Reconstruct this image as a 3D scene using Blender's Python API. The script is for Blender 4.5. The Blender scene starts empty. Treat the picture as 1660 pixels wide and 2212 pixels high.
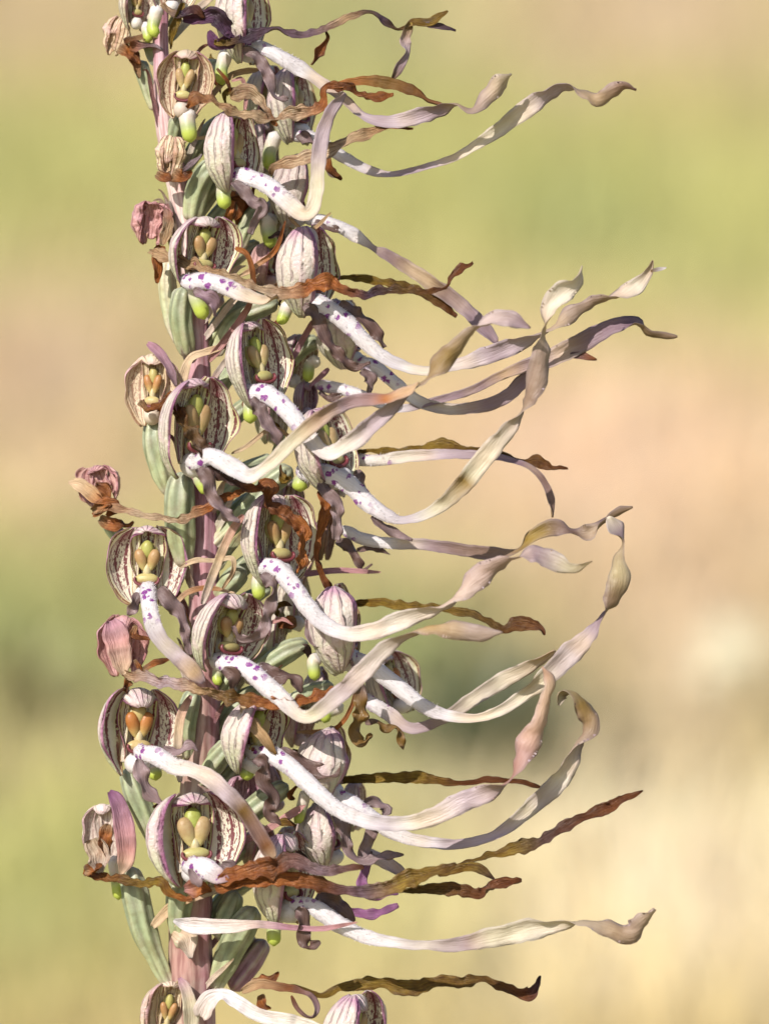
import bpy, math, random
import numpy as np
from mathutils import Vector, Matrix, noise

random.seed(7)
rad = math.radians

# ------------------------------------------------------------------ camera, sky, sun, exposure
scene = bpy.context.scene
col = scene.collection
K = 0.182 / 2212.0            # metres per photo unit in the plane of the stem
DIST = 0.70                   # camera to stem
CAMZ = 0.38                   # camera height above the ground
DP = DIST / K

cd = bpy.data.cameras.new('camera')
cam = bpy.data.objects.new('camera', cd)
col.objects.link(cam)
cam.location = (0, -DIST, CAMZ)
cam.rotation_euler = (rad(90), 0, 0)
cd.sensor_fit = 'VERTICAL'
cd.sensor_height = 36.0
cd.sensor_width = 27.0
cd.lens = 36.0 * DIST / 0.182
cd.clip_start = 0.02
cd.clip_end = 2000
cd.dof.use_dof = True
cd.dof.focus_distance = DIST - 0.007
cd.dof.aperture_fstop = 9.5
cd.dof.aperture_blades = 0
scene.camera = cam

SUN = Vector((-0.45, -0.70, 0.56)).normalized()      # direction towards the sun
w = bpy.data.worlds.new('World')
scene.world = w
w.use_nodes = True
nt = w.node_tree
sky = nt.nodes.new('ShaderNodeTexSky')
sky.sky_type = 'NISHITA'
sky.sun_disc = False
sky.sun_elevation = math.asin(SUN.z)
sky.sun_rotation = math.atan2(SUN.x, SUN.y)
bg = nt.nodes['Background']
bg.inputs['Strength'].default_value = 0.105
nt.links.new(sky.outputs['Color'], bg.inputs['Color'])

sd = bpy.data.lights.new('sun', 'SUN')
sd.energy = 4.6
sd.angle = rad(0.53)
sd.color = (1.0, 0.94, 0.85)
so = bpy.data.objects.new('sun', sd)
col.objects.link(so)
so.rotation_euler = (-SUN).to_track_quat('-Z', 'Y').to_euler()
so.location = (-3, -3, 6)

scene.view_settings.view_transform = 'Standard'
scene.view_settings.look = 'None'
scene.view_settings.exposure = 0.47
scene.view_settings.gamma = 1.0
scene.cycles.use_denoising = True
scene.cycles.max_bounces = 6
scene.cycles.transmission_bounces = 6
scene.cycles.sample_clamp_indirect = 4.0

# ------------------------------------------------------------------ helpers
def P(x, y, d=0.0):
    """photo units (1660 x 2212) and depth towards the camera -> world point"""
    s = 1.0 - d / DP
    return Vector(((x - 830) * K * s, -d * K, CAMZ + (1106 - y) * K * s))

C = dict(
    W=(.80, .77, .80), WC=(.76, .69, .58), CR=(.66, .60, .44), LI=(.55, .45, .50), PG=(.31, .22, .25), MV=(.25, .16, .20),
    TN=(.56, .38, .21), ST=(.72, .56, .38), OL=(.32, .21, .03), OB=(.19, .105, .025), BR=(.20, .070, .022),
    OR=(.46, .165, .04), DK=(.07, .04, .07), DB=(.13, .075, .065), PK=(.58, .31, .30), PU=(.22, .08, .20),
    GR=(.29, .35, .20), GL=(.46, .50, .29), GY=(.50, .58, .11), GG=(.33, .37, .27), PW=(.72, .62, .56),
    PP=(.46, .25, .33), SB=(.44, .33, .27), LB=(.17, .115, .115), LBL=(.27, .19, .20))

def mixc(a, b, t):
    return tuple(a[i] + (b[i] - a[i]) * t for i in range(3))

def grad(stops, t):
    if t <= stops[0][0]:
        return C[stops[0][1]]
    for (t0, c0), (t1, c1) in zip(stops, stops[1:]):
        if t <= t1:
            return mixc(C[c0], C[c1], (t - t0) / max(1e-6, t1 - t0))
    return C[stops[-1][1]]

def smooth(a, b, x):
    t = min(1, max(0, (x - a) / (b - a)))
    return t * t * (3 - 2 * t)

class MB:
    """collects vertices (world space), faces, uv and colour; builds ONE mesh object"""
    def __init__(self):
        self.v, self.f, self.mi, self.c, self.uv = [], [], [], [], []
    def vert(self, p, c=(1, 1, 1, 1), uv=(0, 0)):
        self.v.append(Vector(p)); self.c.append(tuple(c) if len(c) == 4 else tuple(c) + (1.0,)); self.uv.append(uv)
        return len(self.v) - 1
    def face(self, ids, m=0):
        self.f.append(ids); self.mi.append(m)
    def build(self, name, mats, parent=None, origin=None, flat=False):
        o = Vector(origin) if origin is not None else Vector((0, 0, 0))
        me = bpy.data.meshes.new(name)
        me.from_pydata([p - o for p in self.v], [], self.f)
        at = me.color_attributes.new('col', 'FLOAT_COLOR', 'POINT')
        at.data.foreach_set('color', np.array(self.c, dtype=np.float32).ravel())
        ul = me.uv_layers.new(name='uv')
        vi = np.zeros(len(me.loops), dtype=np.int32)
        me.loops.foreach_get('vertex_index', vi)
        ul.data.foreach_set('uv', np.array(self.uv, dtype=np.float32)[vi].ravel())
        for m in (mats if isinstance(mats, (list, tuple)) else [mats]):
            me.materials.append(m)
        me.polygons.foreach_set('material_index', np.array(self.mi, dtype=np.int32))
        me.polygons.foreach_set('use_smooth', np.full(len(self.f), not flat))
        me.update()
        ob = bpy.data.objects.new(name, me)
        col.objects.link(ob)
        if parent is not None:
            ob.parent = parent
            ob.location = o - ORIGIN[parent.name]
        else:
            ob.location = o
        ORIGIN[ob.name] = o
        return ob

ORIGIN = {}

def catmull(pts, n):
    """pts: list of equal-length tuples -> n resampled, evenly by arc length in x, y, d"""
    a = np.array(pts, dtype=float)
    a = np.vstack([2 * a[0] - a[1], a, 2 * a[-1] - a[-2]])
    out = []
    S = 14
    for i in range(1, len(a) - 2):
        p0, p1, p2, p3 = a[i - 1], a[i], a[i + 1], a[i + 2]
        for k in range(S):
            t = k / S
            q = 0.5 * ((2 * p1) + (-p0 + p2) * t + (2 * p0 - 5 * p1 + 4 * p2 - p3) * t * t + (-p0 + 3 * p1 - 3 * p2 + p3) * t ** 3)
            q[3:] = p1[3:] + (p2[3:] - p1[3:]) * (t * t * (3 - 2 * t))
            out.append(q)
    out.append(a[-2])
    out = np.array(out)
    L = np.concatenate([[0], np.cumsum(np.linalg.norm(np.diff(out[:, :3], axis=0), axis=1))])
    s = np.linspace(0, L[-1], n)
    return np.stack([np.interp(s, L, out[:, j]) for j in range(out.shape[1])], axis=1), L[-1]

# ------------------------------------------------------------------ materials
def newmat(name):
    m = bpy.data.materials.new(name)
    m.use_nodes = True
    t = m.node_tree
    for n in list(t.nodes):
        t.nodes.remove(n)
    return m, t

class NB:
    def __init__(self, t):
        self.t = t
    def n(self, typ, **kw):
        x = self.t.nodes.new(typ)
        for k, v in kw.items():
            if k.startswith('i_'):
                x.inputs[k[2:].replace('_', ' ')].default_value = v
            else:
                setattr(x, k, v)
        return x
    def l(self, a, b):
        self.t.links.new(a, b)
    def math(self, op, a, b=None, clamp=False):
        x = self.t.nodes.new('ShaderNodeMath'); x.operation = op; x.use_clamp = clamp
        for i, v in enumerate((a, b)):
            if v is None: continue
            if isinstance(v, (int, float)): x.inputs[i].default_value = v
            else: self.l(v, x.inputs[i])
        return x.outputs[0]
    def step(self, a, lo, hi):
        x = self.t.nodes.new('ShaderNodeMapRange'); x.interpolation_type = 'SMOOTHSTEP'
        x.inputs['From Min'].default_value = lo; x.inputs['From Max'].default_value = hi
        self.l(a, x.inputs['Value'])
        return x.outputs['Result']
    def mix(self, f, a, b, blend='MIX'):
        x = self.t.nodes.new('ShaderNodeMix'); x.data_type = 'RGBA'; x.blend_type = blend
        if isinstance(f, (int, float)): x.inputs[0].default_value = f
        else: self.l(f, x.inputs[0])
        for i, v in ((6, a), (7, b)):
            if isinstance(v, tuple): x.inputs[i].default_value = v + (1,) if len(v) == 3 else v
            else: self.l(v, x.inputs[i])
        return x.outputs[2]

def finish(b, color, rough=0.5, trans=0.25, bump=None, bstr=0.3, bdist=0.0002, spec=0.35, sheen=0.0, sss=0.0):
    p = b.n('ShaderNodeBsdfPrincipled')
    b.l(color, p.inputs['Base Color'])
    p.inputs['Roughness'].default_value = rough
    p.inputs['Specular IOR Level'].default_value = spec
    if sheen:
        p.inputs['Sheen Weight'].default_value = sheen
        p.inputs['Sheen Roughness'].default_value = 0.4
    if sss:
        p.inputs['Subsurface Weight'].default_value = sss
        p.inputs['Subsurface Radius'].default_value = (1.0, 0.9, 0.6)
        p.inputs['Subsurface Scale'].default_value = 0.0012
    nrm = None
    if bump is not None:
        bp = b.n('ShaderNodeBump'); bp.inputs['Strength'].default_value = bstr; bp.inputs['Distance'].default_value = bdist
        b.l(bump, bp.inputs['Height']); nrm = bp.outputs['Normal']
        b.l(nrm, p.inputs['Normal'])
    out = b.n('ShaderNodeOutputMaterial')
    if trans > 0:
        tr = b.n('ShaderNodeBsdfTranslucent')
        b.l(color, tr.inputs['Color'])
        if nrm is not None: b.l(nrm, tr.inputs['Normal'])
        ms = b.n('ShaderNodeMixShader'); ms.inputs[0].default_value = trans
        b.l(p.outputs[0], ms.inputs[1]); b.l(tr.outputs[0], ms.inputs[2])
        b.l(ms.outputs[0], out.inputs['Surface'])
    else:
        b.l(p.outputs[0], out.inputs['Surface'])

def base(b):
    at = b.n('ShaderNodeAttribute', attribute_name='col')
    uv = b.n('ShaderNodeUVMap', uv_map='uv')
    tc = b.n('ShaderNodeTexCoord')
    return at, uv, tc

def stretch(b, vec, sx, sy):
    m = b.n('ShaderNodeMapping'); m.inputs['Scale'].default_value = (sx, sy, 1)
    b.l(vec, m.inputs['Vector'])
    return m.outputs['Vector']

def ribbon_mat(name, rough, trans, spots=False, wrinkle=0.5, spec=0.35, sss=0.0, mottle=0.35, sheen=0.0, fine=.9):
    """uv: x across -1..1, y along in photo units"""
    m, t = newmat(name); b = NB(t); at, uv, tc = base(b)
    n1 = b.n('ShaderNodeTexNoise', i_Scale=1.0, i_Detail=4.0); b.l(stretch(b, uv.outputs[0], 5.0, 0.020), n1.inputs['Vector'])
    n2 = b.n('ShaderNodeTexNoise', i_Scale=420.0, i_Detail=5.0, i_Roughness=0.6); b.l(tc.outputs['Object'], n2.inputs['Vector'])
    v = b.step(n1.outputs['Fac'], 0.34, 0.66)
    c = b.mix(b.math('MULTIPLY', v, mottle), at.outputs['Color'], b.mix(1.0, at.outputs['Color'], (.62, .52, .50), 'MULTIPLY'))
    v2 = b.step(n2.outputs['Fac'], 0.45, 0.72)
    c = b.mix(b.math('MULTIPLY', v2, mottle * fine), c, b.mix(1.0, c, (.66, .50, .42), 'MULTIPLY'))
    if spots:
        nz = b.n('ShaderNodeTexNoise', i_Scale=1600.0, i_Detail=2.0); b.l(tc.outputs['Object'], nz.inputs['Vector'])
        vd = b.n('ShaderNodeVectorMath', operation='SCALE'); vd.inputs['Scale'].default_value = 0.0009
        sub = b.n('ShaderNodeVectorMath', operation='SUBTRACT'); sub.inputs[1].default_value = (.5, .5, .5)
        b.l(nz.outputs['Color'], sub.inputs[0]); b.l(sub.outputs[0], vd.inputs[0])
        ad = b.n('ShaderNodeVectorMath', operation='ADD'); b.l(tc.outputs['Object'], ad.inputs[0]); b.l(vd.outputs[0], ad.inputs[1])
        vo = b.n('ShaderNodeTexVoronoi', i_Scale=760.0); vo.inputs['Randomness'].default_value = 0.9
        b.l(ad.outputs[0], vo.inputs['Vector'])
        sp = b.n('ShaderNodeSeparateColor'); b.l(vo.outputs['Color'], sp.inputs[0])
        thr = b.math('MULTIPLY_ADD', sp.outputs[0], 0.30)
        thr.node.inputs[2].default_value = 0.27
        d = b.math('SUBTRACT', thr, vo.outputs['Distance'])
        s = b.step(d, -.02, 0.16)
        keep = b.step(sp.outputs[1], 0.30, 0.36)
        s = b.math('MULTIPLY', b.math('MULTIPLY', s, keep), at.outputs['Alpha'])
        c = b.mix(b.math('MULTIPLY', s, .95), c, (.23, .03, .26))
    wv = b.n('ShaderNodeTexNoise', i_Scale=1.0, i_Detail=3.0); b.l(stretch(b, uv.outputs[0], 7.0, 0.03), wv.inputs['Vector'])
    h = b.math('ADD', b.math('MULTIPLY', wv.outputs['Fac'], 1.0), b.math('MULTIPLY', n2.outputs['Fac'], 0.5))
    if spots:
        pa = b.n('ShaderNodeTexNoise', i_Scale=2600.0, i_Detail=2.0); b.l(tc.outputs['Object'], pa.inputs['Vector'])
        h = b.math('ADD', h, b.math('MULTIPLY', pa.outputs['Fac'], 0.25))
    finish(b, c, rough, trans, h, wrinkle, 0.0006, spec, sheen, sss)
    return m

def hood_in_mat():
    """uv: x 0..1 across the petal, y 0..1 along; col alpha = how dried (on some hoods: painted shade), rgb = that colour"""
    m, t = newmat('hood_inside'); b = NB(t); at, uv, tc = base(b)
    sep = b.n('ShaderNodeSeparateXYZ'); b.l(uv.outputs[0], sep.inputs[0])
    u, v = sep.outputs[0], sep.outputs[1]
    nz = b.n('ShaderNodeTexNoise', i_Scale=330.0, i_Detail=4.0); b.l(tc.outputs['Object'], nz.inputs['Vector'])
    nf = b.n('ShaderNodeTexNoise', i_Scale=1500.0, i_Detail=3.0, i_Roughness=0.6); b.l(tc.outputs['Object'], nf.inputs['Vector'])
    w1 = b.math('MULTIPLY', b.math('SUBTRACT', nz.outputs['Fac'], 0.5), 0.055)
    w2 = b.math('MULTIPLY', b.math('SUBTRACT', nf.outputs['Fac'], 0.5), 0.05)
    uu = b.math('ADD', b.math('ADD', u, w1), w2)
    fr = b.math('FRACT', b.math('MULTIPLY', uu, 5.0))
    dist = b.math('ABSOLUTE', b.math('SUBTRACT', fr, 0.5))
    line = b.step(b.math('SUBTRACT', 0.18, dist), 0.0, 0.07)
    gap = b.step(nf.outputs['Fac'], 0.36, 0.44)
    line = b.math('MULTIPLY', line, gap)
    # blotchy spots in the middle band
    ns = b.n('ShaderNodeTexNoise', i_Scale=1.0, i_Detail=4.0, i_Roughness=0.65); b.l(stretch(b, uv.outputs[0], 26.0, 20.0), ns.inputs['Vector'])
    mid = b.step(b.math('ABSOLUTE', b.math('SUBTRACT', u, 0.50)), 0.30, 0.06)
    lowv = b.step(v, 0.10, 0.30)
    sp = b.math('MULTIPLY', b.step(ns.outputs['Fac'], 0.505, 0.555), b.math('MULTIPLY', mid, lowv))
    # deeper wine patch near the tip
    tip = b.math('MULTIPLY', b.step(v, 0.72, 0.93), b.step(b.math('ABSOLUTE', b.math('SUBTRACT', u, 0.5)), 0.26, 0.08))
    ground = b.mix(b.step(b.math('ABSOLUTE', b.math('SUBTRACT', u, 0.5)), 0.22, 0.48), (.84, .78, .66), (.70, .69, .33))
    g2 = b.mix(b.math('MULTIPLY', b.step(nz.outputs['Fac'], .4, .7), 0.35), ground, (.62, .58, .42))
    c = b.mix(b.math('MULTIPLY', tip, 0.75), g2, (.36, .05, .13))
    c = b.mix(b.math('MAXIMUM', b.math('MULTIPLY', line, 0.93), b.math('MULTIPLY', sp, 0.9)), c, (.165, .016, .036))
    edge = b.step(b.math('ABSOLUTE', b.math('SUBTRACT', u, 0.5)), 0.455, 0.485)
    c = b.mix(b.math('MULTIPLY', edge, 0.85), c, (.24, .05, .12))
    dry = b.mix(b.math('MULTIPLY', b.math('MAXIMUM', line, sp), 0.55), at.outputs['Color'], b.mix(1.0, at.outputs['Color'], (.35, .2, .2), 'MULTIPLY'))
    c = b.mix(at.outputs['Alpha'], c, dry)
    nb = b.n('ShaderNodeTexNoise', i_Scale=170.0, i_Detail=5.0); b.l(tc.outputs['Object'], nb.inputs['Vector'])
    br = b.math('MULTIPLY', b.step(nb.outputs['Fac'], .56, .66), b.step(b.math('ABSOLUTE', b.math('SUBTRACT', u, .5)), .25, .48))
    c = b.mix(b.math('MULTIPLY', br, .7), c, (.36, .19, .09))
    h = b.math('ADD', b.math('MULTIPLY', dist, -0.8), b.math('MULTIPLY', nf.outputs['Fac'], 1.0))
    finish(b, c, 0.45, 0.32, h, 0.45, 0.0004, 0.4)
    return m

def hood_out_mat():
    m, t = newmat('hood_outside'); b = NB(t); at, uv, tc = base(b)
    sep = b.n('ShaderNodeSeparateXYZ'); b.l(uv.outputs[0], sep.inputs[0])
    u, v = sep.outputs[0], sep.outputs[1]
    nz = b.n('ShaderNodeTexNoise', i_Scale=260.0, i_Detail=4.0); b.l(tc.outputs['Object'], nz.inputs['Vector'])
    nf = b.n('ShaderNodeTexNoise', i_Scale=1700.0, i_Detail=3.0); b.l(tc.outputs['Object'], nf.inputs['Vector'])
    uu = b.math('ADD', u, b.math('MULTIPLY', b.math('SUBTRACT', nz.outputs['Fac'], 0.5), 0.16))
    fr = b.math('FRACT', b.math('MULTIPLY', uu, 7.0))
    dist = b.math('ABSOLUTE', b.math('SUBTRACT', fr, 0.5))
    vein = b.math('MULTIPLY', b.step(b.math('SUBTRACT', 0.22, dist), 0.0, 0.2), b.step(nz.outputs['Fac'], .30, .56))
    gnd = b.mix(b.step(v, 0.55, 0.1), (.68, .61, .54), (.58, .60, .39))
    gnd = b.mix(b.math('MULTIPLY', b.step(nz.outputs['Fac'], .45, .7), 0.4), gnd, (.62, .47, .48))
    c = b.mix(b.math('MULTIPLY', vein, 0.52), gnd, (.33, .20, .23))
    # purple flush at the crown and along the margins
    crown = b.math('MULTIPLY', b.math('MULTIPLY', b.step(v, 0.80, 0.98), b.step(nz.outputs['Fac'], .36, .62)), 0.8)
    c = b.mix(crown, c, (.48, .20, .38))
    edge = b.step(b.math('ABSOLUTE', b.math('SUBTRACT', u, 0.5)), 0.415, 0.465)
    c = b.mix(b.math('MULTIPLY', edge, 0.85), c, (.34, .08, .24))
    dry = b.mix(b.math('MULTIPLY', vein, 0.6), at.outputs['Color'], b.mix(1.0, at.outputs['Color'], (.55, .32, .26), 'MULTIPLY'))
    dry = b.mix(b.math('MULTIPLY', edge, 0.5), dry, b.mix(1.0, at.outputs['Color'], (.5, .25, .35), 'MULTIPLY'))
    dry = b.mix(b.math('MULTIPLY', crown, 0.5), dry, (.50, .20, .28))
    c = b.mix(at.outputs['Alpha'], c, dry)
    nb = b.n('ShaderNodeTexNoise', i_Scale=150.0, i_Detail=5.0); b.l(tc.outputs['Object'], nb.inputs['Vector'])
    br = b.math('MULTIPLY', b.step(nb.outputs['Fac'], .56, .66), b.step(b.math('ABSOLUTE', b.math('SUBTRACT', u, .5)), .15, .48))
    c = b.mix(b.math('MULTIPLY', br, .65), c, (.46, .25, .17))
    pk = b.step(nb.outputs['Fac'], .50, .36)
    c = b.mix(b.math('MULTIPLY', pk, .45), c, (.66, .42, .52))
    h = b.math('ADD', b.math('MULTIPLY', vein, -1.0), b.math('MULTIPLY', nf.outputs['Fac'], 0.7))
    finish(b, c, 0.40, 0.30, h, 0.8, 0.0005, 0.45, 0.1)
    return m

def plain_mat(name, rough=.45, trans=.12, sss=.0, scale=600., amt=.3, tint=(.6, .5, .4), spec=.4, bstr=.3, streak=0):
    m, t = newmat(name); b = NB(t); at, uv, tc = base(b)
    n = b.n('ShaderNodeTexNoise', i_Scale=scale, i_Detail=5.0, i_Roughness=.6); b.l(tc.outputs['Object'], n.inputs['Vector'])
    nf = b.n('ShaderNodeTexNoise', i_Scale=scale * 5, i_Detail=3.0); b.l(tc.outputs['Object'], nf.inputs['Vector'])
    c = b.mix(b.math('MULTIPLY', b.step(n.outputs['Fac'], .38, .68), amt), at.outputs['Color'], b.mix(1.0, at.outputs['Color'], tint, 'MULTIPLY'))
    if streak:
        ns = b.n('ShaderNodeTexNoise', i_Scale=1.0, i_Detail=4.0); b.l(stretch(b, uv.outputs[0], 26.0, .012), ns.inputs['Vector'])
        c = b.mix(b.math('MULTIPLY', b.step(ns.outputs['Fac'], .40, .66), streak), c, b.mix(1.0, c, (.55, .40, .42), 'MULTIPLY'))
    h = b.math('ADD', n.outputs['Fac'], b.math('MULTIPLY', nf.outputs['Fac'], .5))
    finish(b, c, rough, trans, h, bstr, .0003, spec, 0, sss)
    return m

M = dict(
    lip=ribbon_mat('lip_tissue', .44, .36, spots=True, wrinkle=.38, mottle=.24, fine=.15),
    lobe=ribbon_mat('lobe_tissue', .42, .12, wrinkle=.5, mottle=.4, spec=.45),
    dry=ribbon_mat('dried_tissue', .45, .30, wrinkle=1.0, mottle=.95, spec=.45),
    bract=ribbon_mat('bract_tissue', .5, .25, wrinkle=.6, mottle=.45),
    hin=hood_in_mat(), hout=hood_out_mat(),
    green=plain_mat('green_tissue', .42, .10, tint=(.72, .62, .55), amt=.65, streak=.3),
    spur=plain_mat('spur_tissue', .35, .30, tint=(.85, .9, .6), amt=.3),
    stem=plain_mat('stem_tissue', .50, .06, scale=130., tint=(.80, .48, .55), amt=.65, streak=.8),
    column=plain_mat('column_tissue', .40, .15, scale=900., tint=(.75, .55, .4), amt=.4),
    hair=plain_mat('hair_tissue', .5, .3))

# ------------------------------------------------------------------ plant-part builders
def fat0(wf, t):
    return 1 - smooth(wf * .55, max(.02, wf), t)

def ribbon(mb, pts, stops, thick=(4, 4), curl=0.2, crinkle=0.0, ruffle=0.0, rfreq=0.12, spot=None, seed=0,
           wf=0.0, back=0.35, backcol='OL', hairs=None):
    """pts: (x, y, depth, width, roll deg). A strip with real thickness; roll 0 = broad side to the front."""
    rows, L = None, None
    r0, L = catmull(pts, 8)
    n = int(max(14, min(150, L / (3.6 if (crinkle or ruffle) else 6.5))))
    rows, L = catmull(pts, n)
    m = 7
    prev = None
    rings = []
    ctr = [P(*q[:3]) for q in rows]
    for i in range(n):
        t = i / (n - 1)
        x, y, d, wd, roll = rows[i]
        T = (ctr[min(n - 1, i + 1)] - ctr[max(0, i - 1)]).normalized()
        view = Vector((0, -1, 0))
        B = T.cross(view)
        if B.length < 0.15:
            B = prev if prev is not None else Vector((0, 0, 1))
        B.normalize(); prev = B
        nv = noise.noise(Vector((t * L * 0.035, seed * 3.1, 0.3)))
        nw = noise.noise(Vector((t * L * 0.05, seed * 1.7, 5.3)))
        nr = noise.noise(Vector((t * L * 0.022, seed * 2.3, 9.1)))
        rr = rad(roll) + (crinkle * 1.5 + (.5 * (1 - fat0(wf, t)) if wf else 0)) * nr
        Bn = (B * math.cos(rr) + view * math.sin(rr)).normalized()
        N = Bn.cross(T).normalized()
        wv = wd * (0.5 if crinkle < .14 else .43) * (1 + crinkle * 0.9 * nw)
        if wf: wv *= .84 + .10 * (1 - fat0(wf, t))
        endt = min(1.0, (1 - t) * L / 26.0)
        wv *= 0.30 + 0.70 * math.sqrt(max(0.0, endt))
        wv *= .45 + .55 * math.sqrt(min(1.0, t * L / 16.0))
        c0 = ctr[i] + (B * nv * 7 * crinkle + N * nw * 9 * crinkle) * K
        fat = 1 - smooth(wf * 0.55, max(0.02, wf), t) if wf else 0
        th = (thick[1] + (thick[0] - thick[1]) * fat) * (.35 + .65 * min(1.0, t * L / 18.0))
        cl = curl * (1 - fat) * (1 + 1.3 * noise.noise(Vector((t * L * .011, seed * 6.1, 4.4))) if wf else 1.0) - 0.10 * fat
        colr = grad(stops, t)
        if crinkle:
            colr = mixc(colr, tuple(q * .45 for q in colr), max(0, nw) * .9)
        elif wf:
            bd = noise.noise(Vector((t * L * .012, seed * 4.1, 6.6)))
            colr = mixc(colr, C['PG'] if bd > 0 else C['ST'], (1 - fat0(wf, t)) * min(.6, abs(bd) * 1.1))
        cb = mixc(colr, C[backcol], back * (1 - fat))
        ring = []
        a = 0.0
        if spot:
            a = smooth(spot[0], spot[0] + .03, t) * (1 - smooth(spot[1] * .75, spot[1], t))
        for side in (1, -1):
            for j in range(m):
                s = (-1 + 2 * j / (m - 1)) * side
                th_s = th * 0.5 * math.sqrt(max(0.02, 1 - s * s * .97)) * (1 + fat * (0.6 if side > 0 else 0.0))
                off = cl * wd * 0.5 * (s * s - .3)
                if wf and not crinkle:
                    off += (1 - fat) * wd * .16 * abs(s) * noise.noise(Vector((t * L * .035, s * 1.2 + seed * 2.2, 3.9)))
                    off += wd * .05 * noise.noise(Vector((t * L * .09, s * 2.0 + seed * 2.2, 5.9)))
                if ruffle:
                    ph = t * L * rfreq * .62 + seed * 1.9 + 3.2 * noise.noise(Vector((t * L * .018, seed * 5.1, 3.3)))
                    amp = .5 + 1.1 * abs(noise.noise(Vector((t * L * .03, seed * 2.7, 7.7))))
                    off += amp * (ruffle * wd * s * abs(s) * math.sin(ph) * .75 + ruffle * wd * abs(s) * .35 * math.sin(ph * .6 + 1.0))
                if crinkle:
                    off += crinkle * wd * .17 * noise.noise(Vector((t * L * .14, s * 2.5 + seed * 3.7, 8.2)))
                    off += crinkle * wd * .28 * noise.noise(Vector((t * L * .045, s * 1.5 + seed * 7.7, 2.2)))
                sw = s * wv * (1 + (crinkle * .5 * noise.noise(Vector((t * L * .075, s * 3 + seed, 1.2))) if abs(s) > .6 else 0) + (.12 * abs(s) * noise.noise(Vector((t * L * .06, s * 3 + seed, 4.2))) if wf else 0))
                p = c0 + (Bn * sw + N * (off + side * th_s)) * K
                cc = colr if side > 0 else cb
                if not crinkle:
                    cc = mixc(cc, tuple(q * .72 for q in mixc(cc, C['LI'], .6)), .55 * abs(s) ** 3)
                ring.append(mb.vert(p, cc + (a if side > 0 else a * .4,), (s, t * L)))
        rings.append(ring)
        if hairs is not None and fat > 0.25 and t > 0.02:
            for _ in range(7):
                s = random.uniform(-1, 1)
                th_s = th * 0.5 * math.sqrt(max(0.02, 1 - s * s * .97)) * (1 + fat * .6)
                p = c0 + (Bn * s * wv + N * (cl * wd * .5 * (s * s - .3) + th_s * .9)) * K + T * random.uniform(-4, 4) * K
                dr = (N * random.uniform(.5, 1) + Bn * (s * .9 + random.uniform(-.3, .3)) + T * random.uniform(.0, .7)).normalized()
                h = random.uniform(3.5, 8) * K
                sdv = dr.cross(Vector((random.uniform(-1, 1), 1, random.uniform(-1, 1)))).normalized() * .65 * K
                hc = C['W'] + (1,)
                i0 = hairs.vert(p + sdv, hc); i1 = hairs.vert(p - sdv, hc); i2 = hairs.vert(p + dr * h, hc)
                i3 = hairs.vert(p + dr.cross(sdv).normalized() * .65 * K, hc)
                hairs.face((i0, i1, i2)); hairs.face((i1, i3, i2)); hairs.face((i3, i0, i2))
    k = 2 * m
    for i in range(n - 1):
        for j in range(k):
            mb.face((rings[i][j], rings[i][(j + 1) % k], rings[i + 1][(j + 1) % k], rings[i + 1][j]))
    mb.face(tuple(reversed(rings[0]))); mb.face(tuple(rings[-1]))

def tube(mb, pts, stops, seg=20, ridges=0, ramp=0.12, twist=0.0, lump=0.0, seed=0, side=None, groove=None, n=None, endcap=True):
    """pts: (x, y, depth, radius). Round, tapered body with optional lengthwise ridges that twist."""
    _, L = catmull(pts, 8)
    n = n or int(max(12, min(90, L / 7)))
    rows, L = catmull(pts, n)
    ctr = [P(*q[:3]) for q in rows]
    rings = []
    for i in range(n):
        t = i / (n - 1)
        T = (ctr[min(n - 1, i + 1)] - ctr[max(0, i - 1)]).normalized()
        B = T.cross(Vector((0, -1, 0)))
        if B.length < .1: B = Vector((1, 0, 0))
        B.normalize(); N = B.cross(T).normalized()
        r = rows[i][3]
        e = 1.0
        if endcap:
            dist = min(t, 1 - t) * L
            e = math.sqrt(max(.03, 1 - (1 - min(1, dist / max(1, r * .9))) ** 2))
        ring = []
        for j in range(seg):
            a = 2 * math.pi * j / seg
            q = math.cos(ridges * a + twist * t) if ridges else 0
            rr = r * e * (1 + ramp * q + lump * noise.noise(Vector((math.cos(a) * 1.3, math.sin(a) * 1.3 + seed, t * L * .02))))
            c = grad(stops, t)
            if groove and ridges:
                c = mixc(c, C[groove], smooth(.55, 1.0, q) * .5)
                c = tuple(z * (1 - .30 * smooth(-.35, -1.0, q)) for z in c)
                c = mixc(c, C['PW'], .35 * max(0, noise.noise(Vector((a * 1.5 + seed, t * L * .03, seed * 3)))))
            if side:
                c = mixc(c, C[side[0]], smooth(.1, 1, math.cos(a - side[1])) * side[2])
            p = ctr[i] + (B * math.cos(a) + N * math.sin(a)) * rr * K
            ring.append(mb.vert(p, c + (0,), (j / seg, t * L)))
        rings.append(ring)
    for i in range(n - 1):
        for j in range(seg):
            mb.face((rings[i][j], rings[i][(j + 1) % seg], rings[i + 1][(j + 1) % seg], rings[i + 1][j]))
    mb.face(tuple(reversed(rings[0]))); mb.face(tuple(rings[-1]))

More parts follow.
